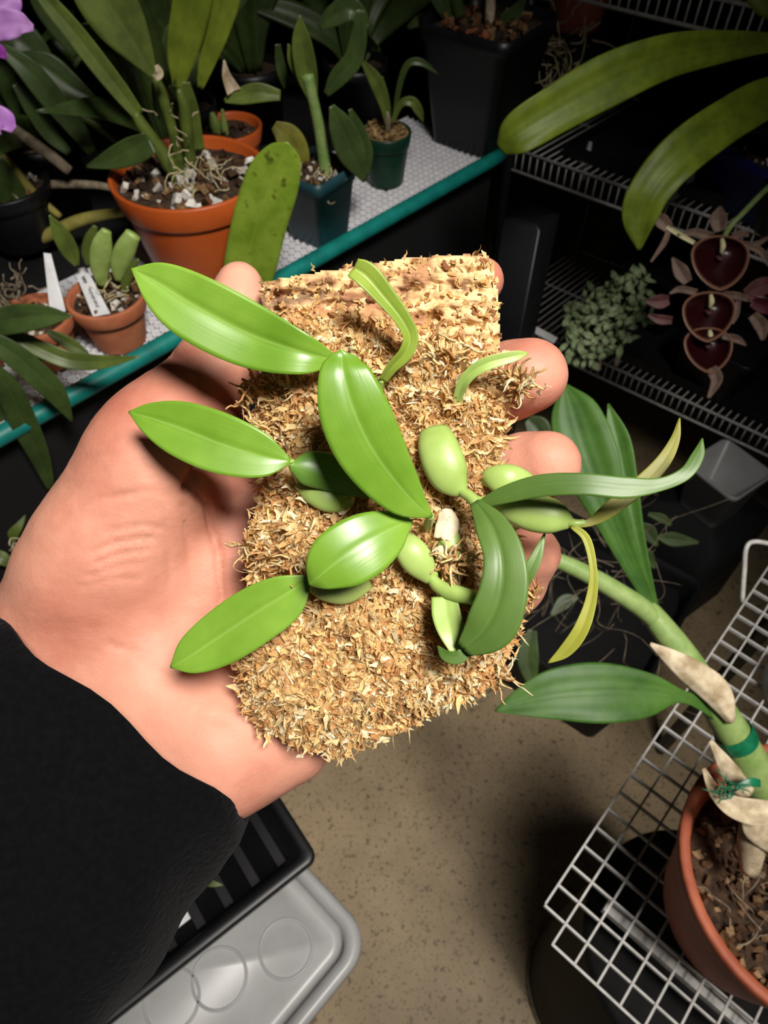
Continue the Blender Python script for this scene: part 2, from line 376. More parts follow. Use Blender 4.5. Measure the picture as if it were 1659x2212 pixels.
# ---------------------------------------------------------------- plant bench on the left
e0 = PZ(0, 944, Zb); e1 = PZ(1084, 335, Zb); eu = nrm(e1-e0); en = np.array([-eu[1], eu[0], 0])   # along the edge, into the bench
eS = e0-eu*.35; eL = np.linalg.norm(e1-eS)
bench = thing('plant_bench', 'white grid topped plant bench with a teal edge behind the hand', 'bench', (*(eS+eu*eL*.5)[:2], 0))
g = MB(); cell = .0127; depth_b = .62; nb = int(.22/cell); ncell = int(eL/cell)
for i in range(nb+1):
    a = eS+en*(.008+i*cell)-np.array([0,0,.0045]); g.add(*bar(a, a+eu*eL, .0026, .009))
for j in range(ncell+1):
    a = eS+eu*j*cell+en*.008-np.array([0,0,.0045]); g.add(*bar(a, a+en*nb*cell, .0026, .009))
g.build('grid_panel', M['white_grid'], bench, kind='stuff', smooth=False)
v, f, uv = tube_geo(np.linspace(eS, e1, 40), np.full(40, .0120), 12, up=(0,0,1)); v[:, 2] += .001
mk('edge_trim', v, f, M['teal_edge'], bench, uv=uv)
sk = MB(); sk.add(*bar(eS+en*.02+np.array([0,0,-.02-.42]), e1+en*.02+np.array([0,0,-.02-.42]), .004, .84)); sk.build('added_dark_panel', M['black_matte'], bench, smooth=False)  # black panel added to stand in for the dark void under the bench
for t in (.06, .94):
    for q in (.05, .58):
        b_ = MB(); p = eS+eu*eL*t+en*q; b_.add(*bar((p[0], p[1], 0.0), (p[0], p[1], Zb-.012), .04, .04, up=eu)); b_.build('leg', M['black_plastic'], bench, smooth=False)
b_ = MB(); b_.add(*bar(eS+en*depth_b*.5-np.array([0,0,.022]), e1+en*depth_b*.5-np.array([0,0,.022]), .5, .012)); b_.build('added_dark_board', M['black_matte'], bench, smooth=False)  # black board added so the rear of the bench reads dark

# ---------------------------------------------------------------- hand and sleeve
def smin(a, b, k):
    h = np.clip(.5+.5*(b-a)/k, 0, 1); return b*(1-h)+a*h-k*h*(1-h)
def round_cone(p, a, b, r1, r2):
    ba = b-a; L2 = ba@ba; t = np.clip(((p-a)@ba)/L2, 0, 1); return np.linalg.norm(p-a-t[:, None]*ba, axis=1)-(r1+(r2-r1)*t)
def surface_nets(fn, lo, hi, h):
    nx, ny, nz = [int(math.ceil((hi[i]-lo[i])/h))+1 for i in range(3)]
    X, Y, Z = np.meshgrid(lo[0]+h*np.arange(nx), lo[1]+h*np.arange(ny), lo[2]+h*np.arange(nz), indexing='ij')
    st_ = 4; Xc = X[::st_, ::st_, ::st_]; Dc = fn(np.stack([Xc.ravel(), Y[::st_, ::st_, ::st_].ravel(), Z[::st_, ::st_, ::st_].ravel()], 1)).reshape(Xc.shape)
    D = Dc.repeat(st_, 0).repeat(st_, 1).repeat(st_, 2)[:nx, :ny, :nz].copy(); near = np.abs(D) < 8*h      # fine values only near the surface
    D[near] = fn(np.stack([X[near], Y[near], Z[near]], 1)); s = D < 0
    c = sum(s[i:nx-1+i, j:ny-1+j, k:nz-1+k].astype(int) for i in (0,1) for j in (0,1) for k in (0,1))
    act = (c > 0) & (c < 8); idx = -np.ones(act.shape, int); I = np.argwhere(act); idx[act] = np.arange(len(I))
    pos = np.zeros((len(I), 3)); cnt = np.zeros(len(I))
    cor = [(i, j, k) for i in (0,1) for j in (0,1) for k in (0,1)]
    for a in range(8):
        for b in range(a+1, 8):
            A, B = np.array(cor[a]), np.array(cor[b])
            if np.abs(A-B).sum() != 1: continue
            da = D[tuple((I+A).T)]; db = D[tuple((I+B).T)]; m = (da < 0) != (db < 0)
            t = np.where(m, da/np.where(m, da-db, 1), 0); pos[m] += (A+(B-A)*t[:, None])[m]; cnt[m] += 1
    V = np.array(lo)+h*(I+pos/cnt[:, None]); F = []
    for ax in range(3):
        u, w_ = (ax+1) % 3, (ax+2) % 3; sl = [slice(None)]*3; sl2 = [slice(None)]*3; sl[ax] = slice(0, -1); sl2[ax] = slice(1, None)
        ch = s[tuple(sl)] != s[tuple(sl2)]; E = np.argwhere(ch)
        E = E[(E[:, u] > 0) & (E[:, w_] > 0) & (E[:, u] < act.shape[u]) & (E[:, w_] < act.shape[w_])]
        du = np.zeros(3, int); du[u] = 1; dw = np.zeros(3, int); dw[w_] = 1
        q = np.stack([idx[tuple((E-du-dw).T)], idx[tuple((E-dw).T)], idx[tuple(E.T)], idx[tuple((E-du).T)]], 1)
        ins = s[tuple(E.T)]; q[~ins] = q[~ins][:, ::-1]; F.append(q)
    return V, np.concatenate(F)
HP = []      # rounded cones: ((x,y,d,r px), (x,y,d,r px), blend)
def hp(*ch, k=.006):
    for a, b in zip(ch[:-1], ch[1:]): HP.append((P(*a[:3]), P(*b[:3]), a[3]*a[2]/FPX, b[3]*b[2]/FPX, k))
hp((150,1450,.214,150), (330,1370,.207,120), (660,985,.212,88))                      # metacarpals
hp((200,1490,.214,140), (700,1130,.213,90))
hp((230,1530,.213,140), (715,1280,.212,88))
hp((300,1570,.211,130), (690,1440,.209,86))
hp((330,1480,.203,140), (480,1600,.198,128), (640,1530,.203,92), k=.009)             # little-finger side of the palm
hp((500,1640,.199,118), (620,1600,.202,95), k=.006)
hp((215,1240,.200,150), (330,1020,.195,138), (372,955,.196,130), k=.010)             # ball of the thumb
hp((150,1330,.208,150), (240,1180,.198,150), k=.010)
hp((372,955,.196,130), (475,790,.200,86), k=.008)                                     # thumb
hp((475,790,.200,86), (516,660,.201,62), (517,614,.201,47), k=.004)
hp((90,1540,.216,190), (-160,1950,.214,240), k=.012)                                  # wrist
hp((200,1400,.212,160), (60,1560,.216,180), k=.012)
hp((350,1560,.208,150), (150,1750,.214,200), k=.012)
hp((660,985,.212,88), (860,800,.214,74), (980,680,.210,62), (1038,607,.204,50), k=.004)      # fingers
hp((700,1130,.213,90), (900,960,.217,80), (1040,855,.209,76), (1105,822,.198,78), (1146,811,.192,79), k=.004)
hp((715,1280,.212,88), (910,1130,.217,76), (1070,1035,.209,68), (1130,1012,.198,70), (1182,1003,.192,72), k=.004)
hp((690,1440,.209,86), (890,1345,.215,68), (1050,1310,.209,58), (1110,1262,.198,60), (1150,1197,.190,61), k=.004)
def hand_sdf(p):
    d = None
    for a, b, r1, r2, k in HP:
        e = round_cone(p, a, b, r1, r2); d = e if d is None else smin(d, e, k)
    return d
allp = np.array([q for h_ in HP for q in h_[:2]]); lo = allp.min(0)-.035; hi = allp.max(0)+.035
HV, HF = surface_nets(hand_sdf, lo, hi, .0012)
def sdf_grad(p, e=.0006):
    gvec = np.stack([hand_sdf(p+np.eye(3)[i]*e)-hand_sdf(p-np.eye(3)[i]*e) for i in range(3)], 1); return nrm(gvec)
for _ in range(1): HV = HV-hand_sdf(HV)[:, None]*sdf_grad(HV)
HN = sdf_grad(HV)
def seg_dist(x, y, poly):
    d = np.full(len(x), 1e9)
    for (x0, y0), (x1, y1) in zip(poly[:-1], poly[1:]):
        vx, vy = x1-x0, y1-y0; t = np.clip(((x-x0)*vx+(y-y0)*vy)/(vx*vx+vy*vy), 0, 1); d = np.minimum(d, np.hypot(x-x0-t*vx, y-y0-t*vy))
    return d
hx, hy, hd = proj(HV); face = np.sum(HN*(CAM-HV), 1) > 0
CR = [([(437,1000),(418,1030),(408,1056)], 12, .0030), ([(408,1056),(450,1094),(459,1144),(472,1194),(480,1290),(470,1380)], 7, .0021),
      ([(560,1010),(500,1030),(440,1010)], 16, .0022), ([(195,1195),(250,1172),(330,1163)], 6, .0007), ([(205,1218),(250,1200),(320,1188)], 5, .0006),
      ([(190,1245),(262,1222),(300,1218)], 5, .0005), ([(225,1150),(300,1135),(345,1140)], 5, .0005), ([(395,1090),(408,1180),(418,1290)], 5, .0006),
      ([(345,1095),(365,1190),(368,1260)], 5, .0004), ([(130,1120),(220,1075),(290,1068)], 6, .0005), ([(540,1520),(600,1600),(690,1630)], 8, .0009),
      ([(150,1010),(210,980),(250,985)], 6, .0004), ([(360,760),(420,800),(440,850)], 8, .0007), ([(1100,880),(1075,840)], 10, .0008),
      ([(240,1085),(290,1060),(330,1062)], 5, .0004), ([(500,1100),(515,1160),(535,1215)], 5, .0005), ([(180,1270),(240,1250),(300,1252)], 5, .0004),
      ([(300,860),(330,900),(325,950)], 7, .0005), ([(230,1390),(330,1420),(420,1490)], 7, .0004), ([(420,1540),(500,1560),(560,1620)], 6, .0004)]
disp = np.zeros(len(HV))
for poly, wd, am in CR: disp += np.where(face, am*np.exp(-(seg_dist(hx, hy, poly)/wd)**2), 0)
disp -= np.where(face, .0009*(fbm(hx/70, hy/70, 3)-.5), 0)
HV = HV-HN*disp[:, None]
person = thing('person', 'bare hand in a black sleeve holding the bark mount palm up', 'person', P(300, 1350, .22))
mk('hand', HV, HF, M['skin'], person, label='open palm and fingers curled behind the bark')
def nail(c, t, nrm_, L, Wd):
    t = nrm(np.asarray(t, float)); n_ = nrm(np.asarray(nrm_, float)); s_ = nrm(np.cross(t, n_)); n_ = np.cross(s_, t); v = []; f = []
    for i in range(7):
        for j in range(7):
            a = (j/6-.5)*2; b_ = i/6; ww = Wd*(1-.35*max(0, b_-.6)**2*6)
            v.append(c+t*L*(b_-.5)+s_*a*ww/2+n_*(-.22*Wd*a*a))
    for k in range(49): v.append(v[k]-n_*.0006)
    for i in range(6):
        for j in range(6): a = i*7+j; f += [(a, a+1, a+8, a+7), (49+a, 49+a+7, 49+a+8, 49+a+1)]
    for i in range(6):
        f += [(i, 49+i, 50+i, i+1), (42+i, 43+i, 92+i, 91+i), (7*i, 7*i+7, 56+7*i, 49+7*i), (7*i+6, 55+7*i, 62+7*i, 7*i+13)]
    return v, f
for (x, y, d, r), (x0, y0, d0) in [((1038,607,.204,50),(980,680,.210)), ((1146,811,.192,79),(1105,822,.198)), ((1182,1003,.192,72),(1130,1012,.198)), ((1150,1197,.190,61),(1110,1262,.198)), ((517,614,.201,47),(516,660,.201))]:
    c = P(x, y, d); t = nrm(c-P(x0, y0, d0)); bk = nrm(ray(x, y)); n_ = nrm(bk+(.25 if x > 600 else -.9)*RT); t = nrm(t-n_*(t@n_)); rr = r*d/FPX
    v, f = nail(c+n_*rr*.95+t*rr*.1, t, n_, rr*1.3, rr*1.3); mk('fingernail', v, f, M['nail'], person)
# sleeve: a loose tube round the forearm, cut off square at the wrist
n = 26; k = 48
a0 = np.array(P(262, 1556, .206)); a1 = np.array(P(-460, 2330, .196)); ax = nrm(a1-a0)
cu = nrm(P(530,1764,.203)-P(0,1345,.206)); cu = nrm(cu-ax*(cu@ax)); cv = np.cross(ax, cu); v = []
for layer in (0, 1):
    for i in range(n):
        t = i/(n-1); c = a0+(a1-a0)*t
        for j in range(k):
            an = 2*math.pi*j/k; rad = .0465+.022*t-.0018*layer+.0016*math.sin(3*an+t*22)*min(1, t*6)+.0012*math.sin(7*an+t*9)*min(1, t*6)
            hem = .0012*math.exp(-((t-.03)/.02)**2)
            v.append(c+cu*math.cos(an)*(rad+hem)+cv*math.sin(an)*(rad+hem)*.86)
v = np.array(v); q = n*k; f = []
pn = nrm(np.cross(ray(0, 1345), ray(532, 1766)))                # square the cuff to the slanting wrist line
for layer in (0, 1):
    ring = v[layer*q:layer*q+k]; sh = -((ring-CAM)@pn)/(ax@pn)
    for i in range(n): v[layer*q+i*k:layer*q+i*k+k] += ax[None]*(sh*(1-i/(n-1))+.0012*np.sin(np.arange(k)*.9)*(i < 3))[:, None]
for i in range(n-1):
    for j in range(k):
        a = i*k+j; b_ = i*k+(j+1) % k; f += [(a, b_, b_+k, a+k), (q+a, q+a+k, q+b_+k, q+b_)]
for j in range(k): f.append((j, q+j, q+(j+1) % k, (j+1) % k))
mk('sleeve', v, f, M['sleeve'], person, label='black fabric sleeve cuff')

# ---------------------------------------------------------------- bark mount with moss and orchid
mount = thing('mounted_orchid', 'small orchid with green leaves growing on a mossy bark slab in the hand', 'orchid', P(810, 1100, .183))
OUT = [(560,608),(640,591),(750,576),(870,554),(960,549),(1058,550),(1070,580),(1080,650),(1082,740),(1088,880),(1085,1000),(1104,1150),(1118,1280),(1118,1360),(1085,1440),(1050,1485),(965,1520),(890,1565),(800,1598),(720,1630),(650,1615),(575,1580),(530,1530),(516,1450),(512,1400),(545,1250),(530,1190),(560,1100),(572,1000),(552,900),(562,800),(566,700)]
OUTc = OUT+[OUT[0]]
def inside(x, y, poly):
    r = np.zeros(len(x), bool)
    for (x0, y0), (x1, y1) in zip(poly, poly[1:]+poly[:1]):
        c = ((y0 > y) != (y1 > y)) & (x < (x1-x0)*(y-y0)/((y1-y0) if y1 != y0 else 1e-9)+x0); r ^= c
    return r
def sst(a, b, x): t = np.clip((x-a)/(b-a), 0, 1); return t*t*(3-2*t)
DB = .180
def mossy(x, y):   # 0 bare bark ... 1 deep moss
    top = 668+70*sst(840, 960, x)+34*(fbm(x/60, y/60, 5)-.5)*2
    return sst(0, 70, y-top)
def height(x, y):
    ed = seg_dist(x, y, OUTc); mo = mossy(x, y)
    hh = mo*.0062*sst(0, 90, ed)+.002*sst(0, 25, ed)
    hh = hh+mo*.0085*(fbm(x/60, y/60, 9)-.45)+mo*.0035*(fbm(x/20, y/20, 12)-.45)+(1-mo)*((.0034*(fbm(x/110, y/14, 21)-.5))+.0020*(np.abs(fbm(x/45, y/30, 31)-.47)*4-.5)*1.0)
    hh = hh+.0011*(fbm(x/9, y/9, 41, 3)-.5)
    crack = np.exp(-((y-(640-.10*(x-580)))/9)**2)*sst(575, 590, x)*(1-sst(670, 700, x)); hh = hh-.0035*crack
    return hh
st = 4.0; gx = np.arange(496, 1130, st); gy = np.arange(540, 1650, st); X, Y = np.meshgrid(gx, gy, indexing='ij'); x = X.ravel(); y = Y.ravel()
jx = x+7*(fbm(x/14, y/14, 61)-.5)*2; jy = y+7*(fbm(x/14, y/14, 71)-.5)*2
msk = inside(jx, jy, OUT); hgt = height(x, y); nx, ny = X.shape
rays = FW[None]+((x-CX)/FPX)[:, None]*RT-((y-CY)/FPX)[:, None]*UP
vf = CAM+(DB-hgt)[:, None]*rays; vb = CAM+np.full(len(x), DB+.0085+.0018)[:, None]*rays
mk2 = msk.reshape(nx, ny); cellm = mk2[:-1, :-1] & mk2[1:, :-1] & mk2[:-1, 1:] & mk2[1:, 1:]
I = np.arange(nx*ny).reshape(nx, ny); c4 = np.stack([I[:-1, :-1], I[:-1, 1:], I[1:, 1:], I[1:, :-1]], -1); Q = c4[cellm]; q = nx*ny
F = [tuple(r) for r in Q]+[tuple(q+r[::-1]) for r in Q]
cm = np.pad(cellm, 1)
for (dx, dy, e) in [(-1,0,(0,1)), (1,0,(2,3)), (0,-1,(3,0)), (0,1,(1,2))]:
    nb_ = cm[1+dx:cm.shape[0]-1+dx, 1+dy:cm.shape[1]-1+dy]; E = c4[cellm & ~nb_][:, e]
    F += [(b_, a, q+a, q+b_) for a, b_ in E]
used = np.unique(np.concatenate([Q.ravel(), q+Q.ravel()])); re = -np.ones(2*q, int); re[used] = np.arange(len(used))
allv = np.vstack([vf, vb])[used]; F = [tuple(re[list(r)]) for r in F]
mo = mossy(x, y); tone = fbm(x/90, y/12, 3)[:, None]; pat = sst(.45, .62, fbm(x/50, y/38, 15))[:, None]
bark = np.array(S((222,178,122))[:3])*(1-tone)+np.array(S((246,214,160))[:3])*tone
bark = bark*(1-pat*.75)+np.array(S((150,92,60))[:3])*pat*.75
cr = (np.exp(-((y-(650-.10*(x-580)))/16)**2)*sst(575, 590, x)*(1-sst(690, 720, x)))[:, None]; bark = bark*(1-cr*.8)+np.array(S((96,56,50))[:3])*cr*.8
mcol = np.array(S((222,172,112))[:3])*(.7+.6*fbm(x/30, y/30, 77)[:, None]); colf = bark*(1-mo[:, None])+mcol*mo[:, None]
colb = np.tile(np.array(S((130,84,58))[:3]), (len(x), 1))
def barkmat():
    m, t, b = nt('bark'); a = t.nodes.new('ShaderNodeVertexColor'); a.layer_name = 'col'; o = objco(t)
    n1 = noise(t, 260, 5, mapped(t, o, (.35, 1.4, 1.4))); r = ramp(t, n1.outputs[0], [(.34, (.42,.36,.32,1)), (.55, (1,1,1,1))])
    mu = t.nodes.new('ShaderNodeMix'); mu.data_type = 'RGBA'; mu.blend_type = 'MULTIPLY'; mu.inputs[0].default_value = .85
    t.links.new(a.outputs[0], mu.inputs[6]); t.links.new(r.outputs[0], mu.inputs[7]); t.links.new(mu.outputs[2], b.inputs['Base Color'])
    b.inputs['Roughness'].default_value = .85; bump(t, b, n1.outputs[0], .8, .0016); return m
mk('bark_slab', allv, F, barkmat(), mount, col=np.vstack([colf, colb])[used])
# moss: thousands of small dry curled flakes
def flakes(n, seed, box, lmin, lmax, wmin, wmax, tilt, keep, cols, lift=0.):
    g_ = np.random.default_rng(seed); fx = g_.uniform(box[0], box[2], n); fy = g_.uniform(box[1], box[3], n)
    fx2 = fx; ok = keep(fx, fy, g_); fx = fx[ok]; fy = fy[ok]; n = len(fx)
    d = DB-height(fx, fy)-lift; p = np.array([P(a, b_, c) for a, b_, c in zip(fx, fy, d)])
    N = nrm(CAM-p); e = 5.0                       # local slope
    hxp = height(fx+e, fy)-height(fx-e, fy); hyp = height(fx, fy+e)-height(fx, fy-e); sc = 2*e*DB/FPX
    N = nrm(N-RT*(hxp/sc*.6)[:, None]+UP*(hyp/sc*.6)[:, None])
    a = g_.uniform(0, 2*math.pi, n); u = nrm(np.cross(N, UP)); w2 = np.cross(N, u)
    T = u*np.cos(a)[:, None]+w2*np.sin(a)[:, None]; tl = np.radians(g_.uniform(-8, tilt, n)); T = nrm(T*np.cos(tl)[:, None]+N*np.sin(tl)[:, None])
    Sd = nrm(np.cross(T, N)); ro = np.radians(g_.normal(0, 35, n)); Nn = np.cross(Sd, T); Sd = Sd*np.cos(ro)[:, None]+Nn*np.sin(ro)[:, None]; Nn = np.cross(Sd, T)
    L = g_.uniform(lmin, lmax, n)*DB/FPX; Wd = g_.uniform(wmin, wmax, n)*DB/FPX; cu_ = g_.normal(0, 1.0, n); v = []
    shp = [.45, 1.0, .9, .55, .12]
    for i, s_ in enumerate(np.linspace(0, 1, 5)):
        an = cu_*s_*1.3; x_ = L*s_*np.cos(an*.5); z_ = L*s_*np.sin(an*.5)
        c = p+T*x_[:, None]+Nn*z_[:, None]; side = Sd*(g_.normal(0, .25, n))[:, None]*Wd[:, None]
        for k_ in (-1, 1): v.append(c+side+Sd*(k_*Wd*shp[i]/2)[:, None]+Nn*(np.abs(k_)*Wd*.15)[:, None])
    v = np.stack(v, 1).reshape(-1, 3); base = np.arange(n)*10; f = []
    for i in range(4): f.append(np.stack([base+2*i, base+2*i+1, base+2*i+3, base+2*i+2], 1))
    C = np.array([S(c)[:3] for c in cols]); w_ = g_.integers(len(cols), size=n); col = C[w_]*(g_.uniform(.75, 1.2, n))[:, None]
    return v, np.concatenate(f), np.repeat(col, 10, 0)
MC = [(248,220,160),(240,204,140),(232,190,126),(220,172,108),(252,230,180),(200,146,90),(246,214,150),(254,242,204),(226,172,116),(238,198,134)]
def k_moss(fx, fy, g_): return inside(fx, fy, OUT) & (g_.random(len(fx)) < .015+.985*mossy(fx, fy))
def k_rim(fx, fy, g_): return (seg_dist(fx, fy, OUTc) < 16) & (fy > 760)
def k_bark(fx, fy, g_): return inside(fx, fy, OUT) & (mossy(fx, fy) < .6)
vv, ff, cc = [], [], []; off = 0
for args in [(24000, 1, (505,620,1125,1640), 8, 26, 4, 14, 16, k_moss, MC, .0003), (5200, 2, (505,700,1125,1640), 18, 44, 5, 15, 26, k_moss, MC, .0006), (5000, 5, (505,680,1125,1640), 20, 46, 2, 4, 22, k_moss, MC, .0008),
             (3600, 3, (495,700,1135,1650), 12, 32, 4, 10, 35, k_rim, MC, .0), (420, 4, (555,545,1085,740), 8, 26, 5, 16, 5, k_bark, MC[:4]+[(164,108,70)], .0003)]:
    v, f, c = flakes(*args); vv.append(v); ff.append(f+off); cc.append(c); off += len(v)
mk('dry_moss', np.concatenate(vv), np.concatenate(ff), M['moss'], mount, col=np.concatenate(cc), kind='stuff', label='dry tan sphagnum moss flakes')
# moss tufts sticking out at the edge of the slab
def tuft(c, n, r, L, seed):
    g_ = np.random.default_rng(seed); b_ = MB()
    for _ in range(int(n*1.8)):
        p = P(c[0]+g_.normal()*r, c[1]+g_.normal()*r*.7, c[2]+g_.normal()*.0015); d_ = nrm(g_.normal(size=3)); pts = [p]
        for _k in range(4): d_ = nrm(d_+g_.normal(size=3)*.5); p = p+d_*L/4; pts.append(p)
        W_ = spline(pts, 8); v, f, _u = tube_geo(W_, np.linspace(.00045, .0002, 8), 4, .6); b_.add(v, f, np.array(S(MC[g_.integers(len(MC))])[:3])*g_.uniform(.8, 1.15))
    return b_
for k_, (c, n, r, L) in enumerate([((545,850,.178), 14, 16, .007), ((590,930,.176), 26, 20, .007), ((1118,825,.174), 40, 14, .006), ((1140,1290,.182), 14, 9, .005),
                      ((1072,1455,.182), 16, 12, .007), ((560,1190,.177), 22, 22, .006), ((640,1210,.172), 30, 18, .008), ((960,770,.170), 26, 30, .006), ((970,1215,.166), 26, 14, .006), ((530,1415,.178), 20, 14, .006)]):
    tuft(c, n, r, L, 100+k_).build('moss_tuft', M['moss'], mount, kind='stuff')
roots('root', 4, P(1078, 1460, .182), .001, .012, .00035, M['root'], mount, seed=4)
roots('root', 3, P(655, 1230, .170), .001, .012, .0004, M['root'], mount, seed=9)
roots('root', 3, P(530, 850, .178), .001, .010, .0003, M['root'], mount, seed=11)
roots('root', 2, P(1165, 845, .182), .0005, .008, .0002, M['root'], mount, seed=14)

lf = lambda *a, **k_: leaf(*a, mount, **k_)
LB, LM, LD, LY, LO = M['leaf_bright'], M['leaf_mid'], M['leaf_deep'], M['leaf_yellow'], M['leaf_olive']
# left: three lance leaves reaching over the palm
lf([(718,776,.164),(650,760,.161),(540,722,.162),(420,660,.161),(340,610,.161),(285,581,.161)], [(14,12),(50,42),(72,66),(74,66),(48,44),(2,2)], LB, fold=.22, groove=.06, n=34, m=15)
lf([(627,996,.163),(570,987,.162),(480,960,.162),(390,925,.163),(325,903,.164),(279,890,.165)], [(6,6),(46,48),(64,66),(60,58),(36,34),(2,2)], LB, fold=.18, groove=.05, n=34, m=15)
lf([(670,1248,.165),(620,1282,.165),(550,1325,.166),(470,1378,.168),(410,1418,.169),(369,1441,.170)], [(8,8),(54,44),(66,58),(62,54),(40,38),(2,2)], LB, fold=.16, groove=.06, n=34, m=15)
# middle
lf([(932,1116,.158),(880,1070,.154),(810,980,.149),(765,890,.146),(742,810,.145),(738,772,.146),(738,756,.146)], [(4,4),(52,38),(76,70),(76,76),(56,60),(30,32),(3,3)], LB, fold=.10, curve=-.08, groove=.05, n=34, m=15)
lf([(890,1126,.160),(850,1140,.157),(790,1172,.154),(730,1212,.153),(690,1245,.154),(669,1262,.156)], [(4,4),(48,40),(72,66),(66,68),(36,44),(4,4)], LB, fold=.05, curve=-.06, groove=.05, n=30, m=15)
lf([(626,1004,.163),(660,1012,.163),(710,1030,.164),(760,1050,.166),(810,1068,.167)], [(6,10),(40,34),(52,32),(50,24),(40,10)], LM, fold=-.05, curve=-.3, groove=.03)
# top curled shoot, right small shoot
lf([(764,580,.160),(790,598,.160),(830,645,.161),(866,690,.162),(884,728,.163),(874,762,.164),(846,792,.166),(826,822,.169)], [(20,22),(28,26),(25,20),(20,16),(18,16),(16,15),(13,12),(9,9)], M['shoot'], fold=.55, groove=.1, n=34, roll=12)
lf([(1138,764,.164),(1110,770,.163),(1060,782,.163),(1024,800,.164),(1000,828,.166),(985,870,.170)], [(2,3),(11,12),(15,14),(14,13),(13,12),(9,9)], M['bulb'], fold=.5, groove=.1, n=30)
# right group
lf([(1028,1084,.160),(1062,1135,.156),(1082,1200,.153),(1080,1275,.152),(1050,1350,.153),(1000,1402,.156)], [(8,14),(34,36),(50,38),(60,44),(62,44),(20,16)], LD, fold=.22, curve=-.1, groove=.08, n=32, m=15)
lf([(1010,1402,.157),(990,1418,.157),(965,1415,.158),(946,1396,.160)], [(14,14),(16,12),(14,10),(2,2)], LD, fold=.3)
lf([(962,1290,.164),(966,1330,.162),(975,1370,.160),(982,1408,.159)], [(24,30),(30,32),(28,26),(16,10)], M['bulb'], fold=.25, groove=.06)
lf([(1032,1092,.162),(1090,1068,.158),(1170,1048,.154),(1260,1044,.151),(1350,1052,.150),(1425,1050,.150),(1480,1024,.150),(1508,985,.151),(1517,948,.152)], [(8,8),(18,20),(23,26),(22,27),(22,26),(18,12),(15,14),(14,12),(2,2)], LD, fold=.1, roll=[0,5,10,15,12,5,-15,-20,-10], n=44)
lf([(1232,1134,.163),(1275,1128,.163),(1320,1098,.162),(1380,1050,.162),(1430,1000,.162),(1458,950,.163),(1468,904,.164)], [(6,6),(9,9),(17,17),(18,18),(16,16),(10,10),(2,2)], LO, fold=.2, n=34)
lf([(1236,1136,.163),(1266,1165,.162),(1281,1230,.161),(1277,1295,.161),(1255,1360,.161),(1222,1405,.162),(1184,1432,.163)], [(6,6),(10,8),(9,8),(12,12),(16,16),(14,14),(2,2)], LY, fold=.35, n=34)
lf([(1124,1272,.168),(1140,1240,.167),(1160,1200,.167),(1178,1148,.168)], [(8,8),(15,15),(12,12),(1,1)], LD, fold=.25)
pb = lambda pts, r, mat, **k_: tube(pts, r, mat, mount, name='pseudobulb', k=18, **k_)
pb([(938,930,.168),(945,960,.166),(958,1000,.165),(975,1035,.165),(998,1064,.165)], [33,43,46,40,16], M['bulb'], flat=.55)
pb([(1042,1040,.172),(1060,1034,.170),(1095,1038,.169),(1130,1046,.170),(1160,1060,.172)], [10,26,36,30,14], M['bulb'], flat=.6)
pb([(1056,1078,.168),(1100,1090,.166),(1150,1106,.165),(1200,1118,.164),(1232,1130,.164)], [14,34,42,36,14], M['bulb'], flat=.6)
pb([(866,1150,.168),(880,1180,.165),(905,1215,.165),(935,1252,.166)], [14,32,34,16], M['bulb'], flat=.6)
pb([(968,1130,.171),(970,1165,.169),(972,1205,.169),(972,1244,.171)], [16,25,25,10], M['bulb'], flat=.6)
pb([(672,1268,.167),(705,1274,.166),(750,1276,.167),(798,1262,.170)], [12,25,28,12], M['bulb_pale'], flat=.6)
pb([(642,1046,.171),(680,1066,.168),(720,1080,.168),(760,1080,.170)], [10,26,28,14], M['bulb'], flat=.6)
stm = lambda pts, r, mat=None: tube(pts, r, mat or M['bulb'], mount, name='stem', k=10)
stm([(996,1060,.165),(1018,1076,.163),(1034,1096,.161)], [12,13,14]); stm([(998,1060,.165),(1030,1080,.163),(1062,1090,.161)], [11,10,12])
stm([(930,1246,.166),(950,1268,.165),(985,1282,.163),(1045,1296,.159)], [12,16,19,14]); stm([(1228,1128,.164),(1244,1130,.163),(1262,1128,.163)], [13,9,7])
stm([(826,818,.169),(818,840,.172),(812,870,.176)], [10,12,9]); stm([(988,862,.170),(980,890,.173),(974,920,.175)], [9,11,8])
stm([(716,775,.164),(735,790,.169),(748,812,.177)], [10,11,9]); stm([(628,998,.163),(640,1020,.167),(650,1046,.172)], [9,10,10]); stm([(930,1114,.158),(926,1128,.165),(920,1145,.175)], [8,10,10])
stm([(1125,1270,.168),(1112,1282,.173),(1098,1292,.179)], [8,9,7])
lf([(962,1100,.170),(966,1130,.168),(958,1165,.167)], [(14,16),(26,24),(20,22)], M['sheath'], name='dry_sheath', fold=-.3)
lf([(948,1180,.167),(958,1210,.166),(985,1240,.167)], [(8,10),(14,12),(8,8)], M['sheath'], name='dry_sheath', fold=-.2)

